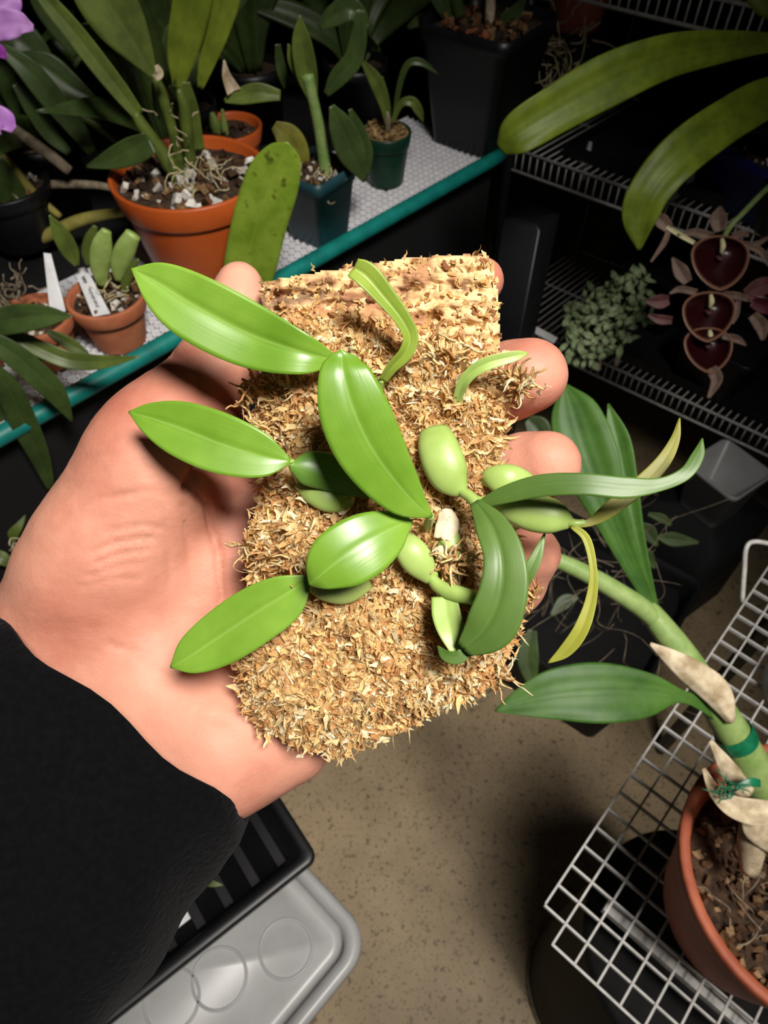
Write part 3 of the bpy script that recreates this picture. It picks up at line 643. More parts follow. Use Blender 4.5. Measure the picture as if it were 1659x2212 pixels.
# ================================================================ RIGHT: mesh shelf with the big terracotta pot
Zs = 0.68
c0 = PZ(1178, 1953, Zs); cA = PZ(1659, 1226, Zs); cB = PZ(1440, 2212, Zs)
ga = nrm(cA-c0); gb = nrm(cB-c0); gb = nrm(gb-ga*(gb@ga)*.9)
pit = .0252
shelf = thing('mesh_shelf', 'white wire mesh shelf on the right under the large terracotta pot', 'shelf', (*(c0+ga*.3+gb*.15)[:2], 0))
NA, NB_ = 26, 15
def wires(start, along, step, count, length, wd, ht, dz):
    v, f = bar((0,0,0), np.asarray(along)*length, wd, ht); me = mesh('wire', v, f, smooth=False); me.materials.append(M['white_wire'])
    for i in range(count):
        o = bpy.data.objects.new('wire', me); SC.collection.objects.link(o); o.parent = shelf
        o.location = np.asarray(start)+np.asarray(step)*i+np.array([0,0,dz])-root_loc(shelf)
wires(c0-ga*.001, gb, ga*pit, NA, pit*NB_, .0022, .0055, -.0028)                # deep flat wires
wires(c0+gb*pit-ga*pit, ga, gb*pit, NB_, pit*(NA+.6), .0021, .0021, .0008)       # thin wires on top
wires(c0, ga, gb, 1, pit*(NA-.4), .0021, .0021, .0008)
wires(c0+gb*pit*.97-ga*pit, gb, gb, 1, pit*(NB_-1), .0024, .0026, .0)
for i, (a, b_) in enumerate([(.10, .20), (.58, .05), (.10, .34), (.58, .34)]):
    p = c0+ga*a+gb*b_; lg = MB(); vv_, ff_ = lathe([(.0005,0),(.012,0),(.012,Zs-.02),(.016,Zs-.02),(.016,Zs-.006),(.0005,Zs-.006)], (p[0],p[1],0), 16); mk('leg', vv_, ff_, M['black_plastic'], shelf)
mk('cross_rail', *bar(c0+ga*.05+gb*.05-np.array([0,0,.035]), c0+ga*.05+gb*.36-np.array([0,0,.035]), .012, .012), M['white_wire'], shelf, smooth=False)

# large terracotta pot and its cane orchid
tp = PZ(1768, 1895, Zs+.165); tpc = np.array([tp[0], tp[1], Zs+.0022])
orch = thing('potted_orchid', 'tall cane orchid in a large terracotta pot on the white mesh shelf', 'orchid', tpc)
round_pot(tpc, .078, .109, .165, .03, M['terra_dark'], orch, M['soil'], soil=.74, rimout=.004, th=.007, cols=[(96,70,48),(72,50,34),(120,92,64),(150,122,90)], nch=420, chs=.007)
roots('root', 60, tpc+np.array([-.03,-.01,.125]), .03, .05, .0009, M['stem_dry'], orch, seed=33)
C = M['cane']
tube([(1700,1830,.60),(1690,1790,.585),(1650,1700,.565),(1600,1610,.55),(1545,1520,.54),(1480,1420,.535),(1430,1355,.535),(1395,1310,.535)], [34,38,40,38,33,30,27,22], C, orch, name='cane', n=40, k=18)
tube([(1420,1345,.535),(1385,1312,.53),(1320,1270,.525),(1260,1236,.522),(1195,1207,.52),(1080,1160,.52)], [20,22,21,19,17,14], C, orch, name='cane', n=30)
leaf([(1420,1335,.533),(1390,1270,.53),(1352,1190,.525),(1310,1090,.52),(1272,990,.52),(1240,890,.525),(1220,830,.53)], [8,16,26,42,62,50,4], M['pleat'], orch, fold=.12, pleat=.05, n=36, m=21)
leaf([(1422,1335,.533),(1398,1250,.531),(1376,1150,.528),(1356,1050,.527),(1335,950,.528),(1314,872,.53)], [6,11,15,22,25,2], M['pleat'], orch, fold=.3, pleat=.05, n=30, m=15)
leaf([(1400,1310,.54),(1372,1240,.542),(1340,1120,.545),(1300,1000,.55),(1240,905,.555)], [6,12,24,34,10], M['pleat'], orch, fold=.2, pleat=.05, n=30, m=15)
leaf([(1560,1552,.535),(1520,1522,.53),(1470,1503,.525),(1400,1494,.52),(1300,1494,.515),(1200,1502,.515),(1120,1520,.518),(1068,1536,.52)], [13,15,(16,14),(52,40),(66,62),(52,56),(26,28),(1,1)], M['pleat'], orch, fold=.10, pleat=.035, wave=.05, n=44, m=21)
leaf([(1405,1390,.523),(1450,1424,.520),(1500,1466,.518),(1545,1510,.52),(1582,1562,.524)], [(3,3),(22,16),(38,22),(42,20),(10,10)], M['sheath'], orch, name='dry_sheath', fold=-.4, wave=.05)
leaf([(1535,1600,.54),(1560,1640,.54),(1585,1680,.545),(1620,1720,.55)], [4,14,22,16], M['sheath'], orch, name='dry_sheath', fold=-.3, wave=.1)
leaf([(1520,1660,.545),(1545,1710,.542),(1585,1742,.54),(1640,1755,.54),(1690,1745,.545)], [4,14,24,26,10], M['sheath'], orch, name='dry_sheath', fold=.5, wave=.08)
leaf([(1610,1760,.55),(1640,1800,.55),(1690,1850,.56)], [10,26,10], M['sheath'], orch, name='dry_sheath', fold=-.4)
tube([(1620,1880,.585),(1625,1820,.575),(1640,1770,.565),(1675,1700,.56)], [20,30,32,26], M['sheath'], orch, name='old_cane', k=16)
def ring_tie(c, t, r, w_, label, name='plant_tie'):
    t = nrm(np.asarray(t)); o = thing(name, label, 'plant tie', c); W_ = np.linspace(c-t*w_/2, c+t*w_/2, 6)
    v, f, uv = tube_geo(W_, np.array([r*.97, r, r*1.01, r*1.01, r, r*.97]), 20); f = f[:-2]; mk('band', v, f, M['tie'], o, uv=uv); return o
ring_tie(P(1590,1593,.548), P(1545,1520,.54)-P(1600,1610,.55), .0150, .013, 'green tape band wrapped round the pale cane below the leaf')
kt = thing('plant_tie', 'frayed green twine knot above the terracotta pot soil', 'plant tie', P(1575,1700,.53))
roots('twine', 16, P(1572,1698,.528), .0035, .018, .0008, M['tie'], kt, seed=51, kind=None); leaf([(1590,1700,.528),(1620,1690,.527),(1642,1692,.53)], [4,9,8], M['tie'], kt, name='tail')

# white jar at the right frame edge
b0 = PZ(1722, 1500, Zs+.0022); wc = thing('white_jar', 'low white round plastic jar on the mesh shelf at the right edge', 'jar', b0)
v, f = lathe([(.0005,0),(.040,0),(.043,.004),(.043,.022),(.0005,.022)], b0, 40); mk('body', v, f, M['white_plastic'], wc)
v, f = lathe([(.0435,.018),(.046,.018),(.046,.032),(.043,.036),(.0005,.036)], b0, 40); mk('lid', v, f, M['white_plastic'], wc)

# black bucket on the floor
fb = PZ(1300, 2130, 0); bk = thing('floor_bucket', 'black plastic bucket standing on the floor below the mesh shelf', 'bucket', fb)
v, f = lathe([(.001,0),(.126,0),(.128,.006),(.129,.10),(.131,.46),(.137,.462),(.138,.49),(.132,.496),(.09,.50),(.001,.50)], fb, 56); mk('body', v, f, M['black_matte'], bk)
v, f = lathe([(.126,.0),(.133,.0),(.134,.006),(.128,.008)], fb, 56); mk('base_ring', v, f, M['stem_dry'], bk)

# ================================================================ LOWER LEFT: tote, seed tray
Zl = 0.45
lc = PZ(812, 2030, Zl); q1 = nrm(np.array([-.68, -.73, 0])); q2 = nrm(np.array([-.75, .66, 0])); q2 = nrm(q2-q1*(q2@q1)*.8)
tote = thing('storage_tote', 'grey white plastic storage tote with a rimmed lid on the floor', 'storage tote', (*(lc+q1*.22+q2*.16)[:2], 0))
cen = lc+q1*.24+q2*.18; hx_, hy_ = .24, .18
def rrect(hx2, hy2, rad, z, n_=10):
    o = []
    for cx, cy, a in [(1,1,0), (-1,1,90), (-1,-1,180), (1,-1,270)]:
        for i in range(n_):
            t = math.radians(a+90*i/(n_-1)); o.append(np.array([cen[0], cen[1], z])+(-q1)*(cx*(hx2-rad)+rad*math.cos(t))+(-q2)*(cy*(hy2-rad)+rad*math.sin(t)))
    return np.array(o)
def loft(rings, cap0=False, cap1=False):
    k_ = len(rings[0]); v_ = np.concatenate(rings); f_ = [(i*k_+j, i*k_+(j+1) % k_, (i+1)*k_+(j+1) % k_, (i+1)*k_+j) for i in range(len(rings)-1) for j in range(k_)]
    if cap0: f_.append(tuple(range(k_))[::-1])
    if cap1: f_.append(tuple((len(rings)-1)*k_+j for j in range(k_)))
    return v_, f_
v, f = loft([rrect(hx_-.05, hy_-.05, .03, 0), rrect(hx_-.024, hy_-.024, .035, Zl-.04), rrect(hx_-.022, hy_-.022, .035, Zl-.031)], True, False); mk('tub', v, f, M['white_plastic'], tote)
v, f = loft([rrect(hx_-.004, hy_-.004, .044, Zl-.022), rrect(hx_, hy_, .045, Zl-.02), rrect(hx_, hy_, .045, Zl-.006), rrect(hx_-.004, hy_-.004, .043, Zl-.001), rrect(hx_-.009, hy_-.009, .04, Zl), rrect(hx_-.016, hy_-.016, .034, Zl-.002), rrect(hx_-.020, hy_-.020, .03, Zl-.012),
              rrect(hx_-.021, hy_-.021, .03, Zl-.03), rrect(hx_-.040, hy_-.040, .012, Zl-.03), rrect(hx_-.046, hy_-.046, .008, Zl-.014), rrect(hx_-.20, hy_-.16, .005, Zl-.0135)], False, True)
lid = mk('lid', v, f, M['white_plastic'], tote)
for cx, cy in [(618,2049), (474,2113), (371,2160)]:
    c = PZ(cx, cy, Zl-.0135); v, f = lathe([(.0315,0),(.0325,.003),(.0345,.003),(.0355,0)], (c[0],c[1],Zl-.0137), 48); mk('moulded_ring', v, f, M['white_plastic'], lid)
# tray
Zt = .52; t0 = PZ(688, 1852, Zt); w1 = nrm(PZ(255,2196,Zt)-t0); w2 = nrm(PZ(612,1716,Zt)-t0); w2 = nrm(w2-w1*(w2@w1)*.9)
tray = thing('seed_tray', 'black ribbed plastic seed tray resting on the tote lid', 'seed tray', (*(t0+w1*.2+w2*.13)[:2], Zl)); tl1, tl2 = .54, .28
cen = t0+w1*tl1/2+w2*tl2/2; q1s, q2s = q1, q2; q1, q2 = w1, w2
v, f = loft([rrect(tl1/2-.03, tl2/2-.03, .012, Zl+.002), rrect(tl1/2-.012, tl2/2-.012, .012, Zt-.012), rrect(tl1/2, tl2/2, .014, Zt-.012), rrect(tl1/2, tl2/2, .014, Zt-.002), rrect(tl1/2-.003, tl2/2-.003, .012, Zt),
              rrect(tl1/2-.012, tl2/2-.012, .010, Zt), rrect(tl1/2-.016, tl2/2-.016, .010, Zt-.003), rrect(tl1/2-.032, tl2/2-.032, .010, Zl+.008)], True, True)
mk('tub', v, f, M['black_plastic'], tray)
for i in range(12):
    a = t0+w1*(.04+i*.04)+w2*.035; a[2] = Zl+.012; mk('rib', *bar(a, a+w2*(tl2-.07), .012, .008), M['black_plastic'], tray, smooth=False)
q1, q2 = q1s, q2s
sd = PZ(470, 1912, Zl+.02); sdl = thing('seedling', 'tiny green seedling lying in the black tray by the sleeve', 'seedling', sd)
leaf([(435,1900,.93),(455,1908,.925),(482,1912,.925)], [3,7,1], M['back_leaf'], sdl); leaf([(440,1895,.93),(448,1880,.92),(445,1868,.92)], [3,6,1], M['back_leaf'], sdl)
wt = PZ(392, 1986, Zl+.02); pt_ = thing('plant_tag', 'stub of a white plant tag in the black seed tray', 'plant tag', wt); mk('tag', *obox(wt, w1*.010, w2*.006, np.array([0,0,.001])), M['tag_white'], pt_, smooth=False)

# ================================================================ BENCH PLANTS
G1 = 'bench orchids'
BL, BD, BLm = M['back_leaf'], M['back_leaf_dark'], M['back_leaf_lime']
# big orange pot
c = PZ(452, 582, Zb); c[2] = Zb+.001; Yb = c[1]
A = thing('potted_orchid', 'broad leaved orchid in the large orange plastic pot on the bench', 'orchid', c, G1)
round_pot(c, .070, .098, .145, .034, M['orange_plastic'], A, M['soil'], soil=.9, cols=PERL, nch=150, chs=.011)
def L_(par, Y, pts, hw, mat, dd=0, **k_): return leaf(onY(Y, pts, dd), hw, mat, par, **k_)
def T_(par, Y, pts, r, mat, name='stem', dd=0, **k_): return tube(onY(Y, pts, dd), r, mat, par, name=name, **k_)
T_(A, Yb, [(404,412),(370,360),(335,310),(310,275),(290,243)], [16,17,15,14,10], BL, 'cane')
T_(A, Yb+.02, [(395,400),(385,340),(372,280),(350,205),(336,168)], [12,11,11,12,9], BL, 'cane')
T_(A, Yb+.02, [(420,400),(412,350),(404,280),(398,230),(384,192)], [11,12,13,12,8], BL, 'cane')
L_(A, Yb+.02, [(335,168),(300,110),(255,40),(205,-40),(160,-120)], [5,32,56,58,30], BL, fold=.15)
L_(A, Yb+.03, [(384,195),(392,120),(408,40),(425,-50),(440,-130)], [9,30,38,38,18], BLm, fold=.15)
L_(A, Yb+.06, [(396,160),(415,100),(440,40),(465,-30),(485,-90)], [7,17,20,22,9], BLm, fold=.2)
L_(A, Yb+.04, [(432,192),(448,130),(470,60),(490,-20),(500,-90)], [6,18,26,30,12], BLm, fold=.2)
L_(A, Yb, [(300,248),(262,200),(215,140),(160,70),(105,5),(60,-50)], [13,19,22,22,18,6], BL, fold=.3)
L_(A, Yb-.03, [(322,300),(290,318),(255,338),(220,352),(186,360)], [(30,14),(32,22),(24,22),(12,14),(2,2)], BD, fold=.1, curve=.2)
L_(A, Yb+.03, [(425,325),(414,285),(407,230),(402,176)], [18,22,21,8], BL, fold=.25)
L_(A, Yb+.05, [(280,196),(250,160),(225,125),(195,85)], [2,17,24,18], BL, fold=.2)
L_(A, Yb-.10, [(522,640),(535,560),(560,470),(592,385),(614,330),(622,308)], [(44,54),(48,64),(54,62),(56,56),(34,38),(4,4)], M['leaf_blotch'], fold=.06, curve=-.1, n=34, m=15, label='yellow green leaf with brown spots')
L_(A, Yb+.05, [(485,218),(520,208),(560,200),(606,206)], [4,16,19,10], BL, fold=.1)
leaf(onY(Yb+.05, [(505,198),(490,165),(484,130)]), [16,10,2], M['sheath'], A, name='dry_sheath', fold=.4)
leaf(onY(Yb-.01, [(335,170),(344,158),(338,140)]), [6,9,4], M['sheath'], A, name='dry_sheath', fold=.4)
roots('root', 50, c+np.array([.01,-.015,.150]), .025, .035, .0010, M['root'], A, seed=71)
# small terracotta pot behind it
c = PZ(512, 385, Zb); c[2] = Zb+.001
B = thing('potted_orchid', 'small terracotta pot with two pale shoots behind the large orange pot', 'orchid', c, G1)
round_pot(c, .036, .050, .085, .024, M['orange_plastic'], B, M['soil'], nch=40)
T_(B, c[1], [(468,290),(464,268),(458,243)], [9,12,5], M['bulb'], 'pseudobulb'); T_(B, c[1], [(488,290),(484,270),(480,236)], [7,8,3], M['bulb'], 'pseudobulb')
# teal square pot
c = PZ(690, 505, Zb); c[2] = Zb+.001; Yt = c[1]; rot = math.atan2(eu[1], eu[0])+.12
D = thing('potted_orchid', 'upright single cane orchid in a square teal pot on the bench', 'orchid', c, G1)
v, f = rounded_square([(.001,0),(.033,0),(.034,.003),(.0425,.083),(.0445,.083),(.0455,.105),(.0435,.105),(.042,.085),(.033,.006),(.001,.006)], c, rot); mk('pot', v, f, M['teal_plastic'], D)
v, f = disc((c[0],c[1],c[2]+.094), .041, sq=rot, seed=5); mk('potting_mix', v, f, M['soil'], D); chunks('bark_pieces', (c[0],c[1],c[2]+.094), .04, 70, .008, PERL, D)
T_(D, Yt, [(704,384),(698,330),(688,270),(676,215),(664,160)], [14,13,12,12,14], M['cane'], 'cane')
L_(D, Yt, [(676,215),(664,165),(656,120),(650,75),(648,32)], [10,22,24,18,1], BL, fold=.3)
L_(D, Yt+.01, [(672,200),(650,160),(634,125),(622,94)], [6,14,14,1], BL, fold=.3)
L_(D, Yt-.02, [(716,228),(735,270),(760,330),(788,392)], [6,26,30,4], BD, fold=.2)
L_(D, Yt-.0, [(756,235),(772,280),(788,330),(794,378)], [4,16,18,3], BD, fold=.2)
L_(D, Yt+.02, [(592,270),(620,295),(640,330),(652,380)], [10,28,28,14], M['leaf_olive'], fold=.1)
L_(D, Yt+.05, [(704,205),(728,170),(762,130),(775,80),(778,20)], [6,18,20,18,8], BD, fold=.2)
L_(D, Yt+.05, [(600,95),(604,130),(610,160),(615,192)], [6,10,10,2], BD, fold=.2)
L_(D, Yt+.09, [(690,60),(720,35),(760,20),(800,60)], [6,20,22,6], BD, fold=.2)
roots('root', 14, c+np.array([.02,-.01,.1]), .012, .03, .0009, M['root'], D, seed=72)
# dark green round pot
c = PZ(833, 392, Zb); c[2] = Zb+.001; Yg = c[1]
E = thing('potted_orchid', 'thin leaved orchid in a dark green round pot at the bench edge', 'orchid', c, G1)
round_pot(c, .030, .0395, .082, .022, M['green_plastic'], E, M['soil_tan'], soil=.96, rimout=.002, th=.002, cols=[(176,146,96),(140,112,70),(110,84,52)], nch=60, chs=.006)
L_(E, Yg, [(838,272),(830,225),(812,175),(776,124)], [5,11,15,2], BL, fold=.3)
L_(E, Yg, [(846,268),(866,225),(890,220),(905,240),(914,264)], [4,7,10,9,1], BL, fold=.3)
L_(E, Yg+.02, [(842,270),(836,220),(826,165)], [4,7,2], BD, fold=.3)
L_(E, Yg+.03, [(850,265),(862,190),(880,140),(910,135),(947,160)], [4,6,7,7,1], BD, fold=.3)
T_(E, Yg, [(838,282),(838,262),(836,240)], [6,7,4], M['stem_dry'])
# large black square pot
c = PZ(1030, 300, Zb); c[2] = Zb+.001; Yk = c[1]+.02
K = thing('potted_orchid', 'dim orchid in a large black square pot at the end of the bench', 'orchid', c, G1)
v, f = rounded_square([(.001,0),(.058,0),(.06,.004),(.082,.165),(.086,.165),(.088,.19),(.084,.19),(.08,.165),(.058,.008),(.001,.008)], c, rot); mk('pot', v, f, M['black_plastic'], K)
v, f = disc((c[0],c[1],c[2]+.175), .078, sq=rot, seed=6); mk('potting_mix', v, f, M['soil'], K); chunks('bark_pieces', (c[0],c[1],c[2]+.178), .07, 90, .012, BARKS+[(150,90,60)], K)
T_(K, Yk, [(1045,120),(1050,80),(1058,40),(1062,-40)], [7,9,11,9], M['stem_dry']); T_(K, Yk, [(1010,110),(1000,60),(985,0),(975,-60)], [8,13,13,8], BD, 'cane')
L_(K, Yk, [(1064,80),(1090,50),(1115,25),(1137,-10)], [10,18,14,4], BD); L_(K, Yk, [(990,60),(960,10),(920,-40)], [8,20,10], BD); L_(K, Yk+.05, [(1000,100),(960,60),(920,40),(880,60)], [6,14,14,4], BD)
T_(K, Yk-.01, [(1056,60),(1058,30),(1060,-20)], [9,11,9], M['sheath'], 'dry_sheath')
# pot with hanging roots
c = P(1225, 150, 1.42); c = np.array([c[0], c[1], Zb+.10]); Yr = c[1]
Hh = thing('potted_orchid', 'orchid with a tangle of pale roots spilling from a clay pot', 'orchid', c, G1)
round_pot(c, .045, .06, .10, .02, M['terra_dark'], Hh, M['soil'], nch=30)
roots('aerial_root', 46, P(1212, 115, dY(1212, 115, Yr-.05)), .022, .10, .0020, M['root'], Hh, seed=81, drop=-.25)
T_(Hh, Yr, [(1205,60),(1200,20),(1195,-40)], [14,15,12], M['stem_dry'], 'cane'); T_(Hh, Yr, [(1250,70),(1255,20),(1262,-40)], [9,10,8], M['stem_dry'], 'cane')
st_ = thing('pot_stand', 'dark upturned block under the clay pot with spilling roots', 'stand', (c[0], c[1], Zb)); v, f = rounded_square([(.001,0),(.05,0),(.05,.1),(.001,.1)], (c[0],c[1],Zb), rot); mk('block', v, f, M['black_matte'], st_)
# small clay pot by the tag
c = PZ(263, 735, Zb); c[2] = Zb+.001; Yc = c[1]
N_ = thing('potted_orchid', 'compact orchid with plump green bulbs in the small terracotta pot by the teal edge', 'orchid', c, G1)
round_pot(c, .033, .0455, .070, .022, M['terracotta'], N_, M['soil'], soil=.88, cols=PERL, nch=70, chs=.007)
L_(N_, Yc+.01, [(166,574),(150,540),(128,500),(107,464)], [5,18,17,2], BL, fold=.35)
for pts, hw in [([(190,572),(188,545),(196,515),(206,488)], [5,12,13,5]), ([(222,618),(216,575),(220,530),(230,497)], [9,21,22,10]), ([(256,606),(258,575),(270,540),(288,505)], [8,19,22,16]), ([(270,640),(272,610),(280,585),(300,560)], [5,11,11,3])]:
    T_(N_, Yc+.01, pts, hw, M['bulb'] if hw[1] > 15 else BL, 'pseudobulb', k=14, flat=.5)
roots('root', 30, c+np.array([.012,-.005,.068]), .012, .025, .0008, M['root'], N_, seed=91)
# tags
def plant_tag(quadpx, label, strokes=()):
    d = [dY(x, y, yy) for x, y, yy in quadpx]; q_ = np.array([P(x, y, dd) for (x, y, yy), dd in zip(quadpx, d)])
    o = thing('plant_tag', label, 'plant tag', (q_[2]+q_[3])/2); n_ = nrm(np.cross(q_[1]-q_[0], q_[3]-q_[0])); n_ = n_*np.sign(n_@(CAM-q_[0]))
    v = np.vstack([q_, q_-n_*.001]); mk('tag', v, [(0,1,2,3),(7,6,5,4),(0,4,5,1),(1,5,6,2),(2,6,7,3),(3,7,4,0)], M['tag_white'], o, smooth=False)
    for s_ in strokes:
        pts = []
        for a, b_ in s_: top = q_[0]*(1-a)+q_[1]*a; bot = q_[3]*(1-a)+q_[2]*a; pts.append(top*(1-b_)+bot*b_+n_*.0003)
        v, f, uv = tube_geo(spline(pts, 30), np.full(30, .00055), 5); mk('handwriting', v, f, M['ink'], o, uv=uv)
    return o
sc1 = [[(.45+.16*math.sin(i*2.4), .18+.012*i+.01*math.cos(i*3.1)) for i in range(13)], [(.5+.15*math.sin(i*2.1+1), .44+.012*i) for i in range(34)]]
plant_tag([(159,581,Yc+.03),(186,577,Yc+.03),(238,677,Yc-.042),(201,684,Yc-.042)], 'white plant tag with faded handwriting in the small terracotta pot', sc1)
# clay pot further left
c = PZ(112, 775, Zb); c[2] = Zb+.001; Yd = c[1]
O_ = thing('potted_orchid', 'dry orchid in a clay pot at the left, half hidden by strap leaves', 'orchid', c, G1)
round_pot(c, .032, .044, .066, .02, M['terracotta'], O_, M['soil'], nch=50, cols=PERL, chs=.007)
roots('dry_stalks', 24, c+np.array([-.02,0,.085]), .012, .04, .0013, M['stem_dry'], O_, seed=95, drop=.5)
plant_tag([(94,546,Yd+.05),(110,548,Yd+.05),(142,672,Yd-.02),(108,676,Yd-.02)], 'blank white plant tag leaning in the left clay pot')
# strap leaved plant at the left edge
c = PZ(-60, 800, Zb); c[2] = Zb+.001; Ys = c[1]-.06
Q_ = thing('potted_orchid', 'strap leaved orchid arching over the teal edge from the left', 'orchid', c, G1)
round_pot(c, .040, .052, .08, .022, M['terracotta'], Q_, M['soil'], nch=40)
for pts, hw, dd in [([(-60,716),(0,696),(60,686),(110,682),(158,683)], [18,28,29,20,1], -.03), ([(-40,715),(40,732),(90,755),(150,778),(220,782),(304,770)], [8,15,19,19,15,1], -.02),
                    ([(-50,720),(10,752),(70,800),(120,850),(158,914)], [12,24,27,22,1], -.05), ([(-60,770),(10,830),(50,910),(85,985),(112,1062)], [12,25,27,20,6], -.06),
                    ([(-20,725),(30,745),(75,765),(122,785)], [5,10,10,1], .0), ([(100,715),(128,730),(160,748),(195,768)], [5,12,13,2], .02), ([(-60,800),(-10,870),(40,960),(90,1050)], [10,22,24,6], -.04)]:
    leaf([(x, y, dY(x, y, Ys)+dd) for x, y in pts], hw, BD if hw[1] > 20 else BL, Q_, fold=.25)
# upper left flowering orchid
c = PZ(60, 520, Zb); c[2] = Zb+.001; Yf = c[1]+.03
R_ = thing('potted_orchid', 'orchid with pale purple flowers and woody stems at the upper left edge', 'orchid', c, G1)
round_pot(c, .045, .06, .09, .022, M['black_plastic'], R_, M['soil'], nch=60, cols=PERL)
T_(R_, Yf-.02, [(150,370),(120,345),(80,315),(30,280),(-30,235)], [11,12,12,12,10], M['stem_dry'], 'woody_stem')
T_(R_, Yf-.03, [(-30,310),(20,355),(75,420),(130,468)], [11,10,10,7], M['stem_yellow'], 'cane'); T_(R_, Yf-.05, [(50,530),(110,505),(180,474),(280,455)], [13,14,13,9], M['stem_yellow'], 'cane')
T_(R_, Yf+.0, [(85,400),(150,398),(220,402),(290,420)], [9,9,8,5], M['stem_dry'], 'woody_stem')
T_(R_, Yf+.03, [(160,245),(200,265),(240,295),(262,318)], [7,8,8,7], BL, 'cane')
L_(R_, Yf-.06, [(-10,340),(10,400),(28,460),(42,514)], [14,34,34,2], BD, fold=.15)
L_(R_, Yf+.05, [(205,215),(150,185),(95,145),(36,116)], [8,28,32,4], BD); L_(R_, Yf+.04, [(208,230),(160,222),(120,205),(88,186)], [2,14,16,4], BD)
L_(R_, Yf+.06, [(110,150),(70,110),(30,80),(-20,70)], [16,36,40,20], BD); L_(R_, Yf+.02, [(200,330),(160,270),(110,210),(60,150),(0,100)], [10,22,26,24,10], BD)
L_(R_, Yf+.04, [(150,330),(110,290),(70,230),(30,180)], [8,18,20,6], BD); L_(R_, Yf+.08, [(170,120),(130,60),(90,0),(60,-60)], [10,24,24,8], BD); L_(R_, Yf+.03, [(60,420),(30,380),(-10,300)], [8,18,12], BD)
L_(R_, Yf-.01, [(78,505),(85,475),(95,440),(90,425)], [12,15,12,3], M['stem_dry'], name='dry_sheath', fold=.3)
fl = lambda pts, hw, mat=M['purple'], nm='petal': leaf([(x, y, .70) for x, y in pts], hw, mat, R_, name=nm, fold=.1, wave=.12)
fl([(-40,70),(0,55),(40,50),(72,60)], [20,28,24,6]); fl([(-40,60),(-10,20),(15,-5),(30,-30)], [20,34,32,10]); fl([(-50,80),(-30,95),(0,112),(14,125)], [10,16,14,4], M['magenta'], 'flower_lip')
fl([(-50,60),(-90,20),(-110,-20)], [20,30,8]); fl([(-60,250),(-25,256),(10,262),(30,280)], [20,30,26,8]); fl([(-60,240),(-40,200),(-20,180)], [14,20,6])
# dim plants filling the back of the bench
def back_plant(s_, q, label, seed, n_=9, hgt=.30, wd=.022):
    g_ = np.random.default_rng(seed); c = eS+eu*s_+en*q; c[2] = Zb-.0155
    o = thing('potted_orchid', label, 'orchid', c, G1)
    v, f = lathe([(.001,0),(.045,0),(.055,.10),(.058,.10),(.058,.118),(.053,.118),(.044,.006),(.001,.006)], c, 24); mk('pot', v, f, M['black_plastic'], o)
    v, f = disc((c[0], c[1], c[2]+.105), .05, k=20, rings=4, seed=seed); mk('potting_mix', v, f, M['soil'], o)
    for i in range(n_):
        a = g_.uniform(0, 6.28); el = g_.uniform(.35, 1.0); L = hgt*g_.uniform(.7, 1.1); h_ = np.array([math.cos(a), math.sin(a), 0])
        p0 = c+np.array([0,0,.108])+h_*.012; pts = [p0, p0+(h_*(1-el)*.5+np.array([0,0,el]))*L*.4, p0+(h_*(1-el)*1.0+np.array([0,0,el*.95]))*L*.75, p0+(h_*(1.25-el)*1.0+np.array([0,0,el*.9]))*L]
        px_ = [tuple(proj(p)) for p in pts]; w_ = wd*g_.uniform(.7, 1.2); d_ = px_[1][2]
        leaf(px_, [w_*.3*FPX/d_, w_*.9*FPX/d_, w_*FPX/d_, w_*.1*FPX/d_], BD, o, fold=.2, n=16, m=7, roll=g_.uniform(-30, 30))
for k_, (s_, q, lb) in enumerate([(.42, .36, 'dim leafy orchid behind the purple flowers at the back of the bench'), (.68, .42, 'dim leafy orchid at the back of the bench behind the orange pot'), (.90, .36, 'dim leafy orchid at the back of the bench behind the teal pot'),
        (1.08, .40, 'dim leafy orchid behind the dark green pot at the back of the bench'), (1.22, .28, 'dim leafy orchid between the green pot and the black square pot'), (.80, .24, 'dim leafy orchid directly behind the small pot of pale shoots')]):
    back_plant(s_, q, lb, 300+k_)
# small plants below the bench at the far left
c = P(20, 1200, .95); pl = thing('low_plant', 'small leafy plant below the bench edge at the far left', 'plant', (c[0], c[1], c[2]-.05))
leaf([(28,1172,.95),(30,1145,.94),(40,1115,.94),(50,1082,.94)], [4,14,14,1], BL, pl); leaf([(30,1225,.95),(0,1205,.94),(-40,1200,.94)], [4,16,6], BL, pl); leaf([(40,1180,.95),(60,1165,.95),(75,1130,.95)], [3,8,1], BD, pl)
roots('stem', 8, P(30,1185,.95), .004, .03, .0012, M['root'], pl, seed=99)

# ================================================================ RIGHT BACKGROUND
ru = nrm(np.array([.78, -.625, 0])); rv = nrm(np.array([.70, .714, 0])); ro = np.array([.52, 1.247, 0])-ru*.34
rack = thing('wire_rack', 'white wire shelving rack in the dark background on the right', 'rack', (*(ro+ru*.5+rv*.2)[:2], 0))
for zz in (1.135, .825, .435):
    dk = MB(); n_ = 72; Lr = 1.15
    for i in range(n_):
        p = ro+ru*(i*Lr/(n_-1))+np.array([0,0,zz]); v, f, _u = tube_geo(np.array([p, p+rv*.38]), np.full(2, .0016), 6, up=(0,0,1)); dk.add(v, f)
        v, f, _u = tube_geo(np.array([p, p-np.array([0,0,.042])]), np.full(2, .0016), 6, up=rv); dk.add(v, f)
    dk.build('wire_deck', M['white_wire'], rack, kind='stuff')
    for dz, off_ in ((0, 0), (-.042, 0), (-.004, .19), (-.004, .38)):
        p = ro+rv*off_+np.array([0,0,zz+dz]); v, f, _u = tube_geo(np.array([p, p+ru*Lr]), np.full(2, .0032), 8, up=(0,0,1)); mk('rail', v, f, M['white_wire'], rack)
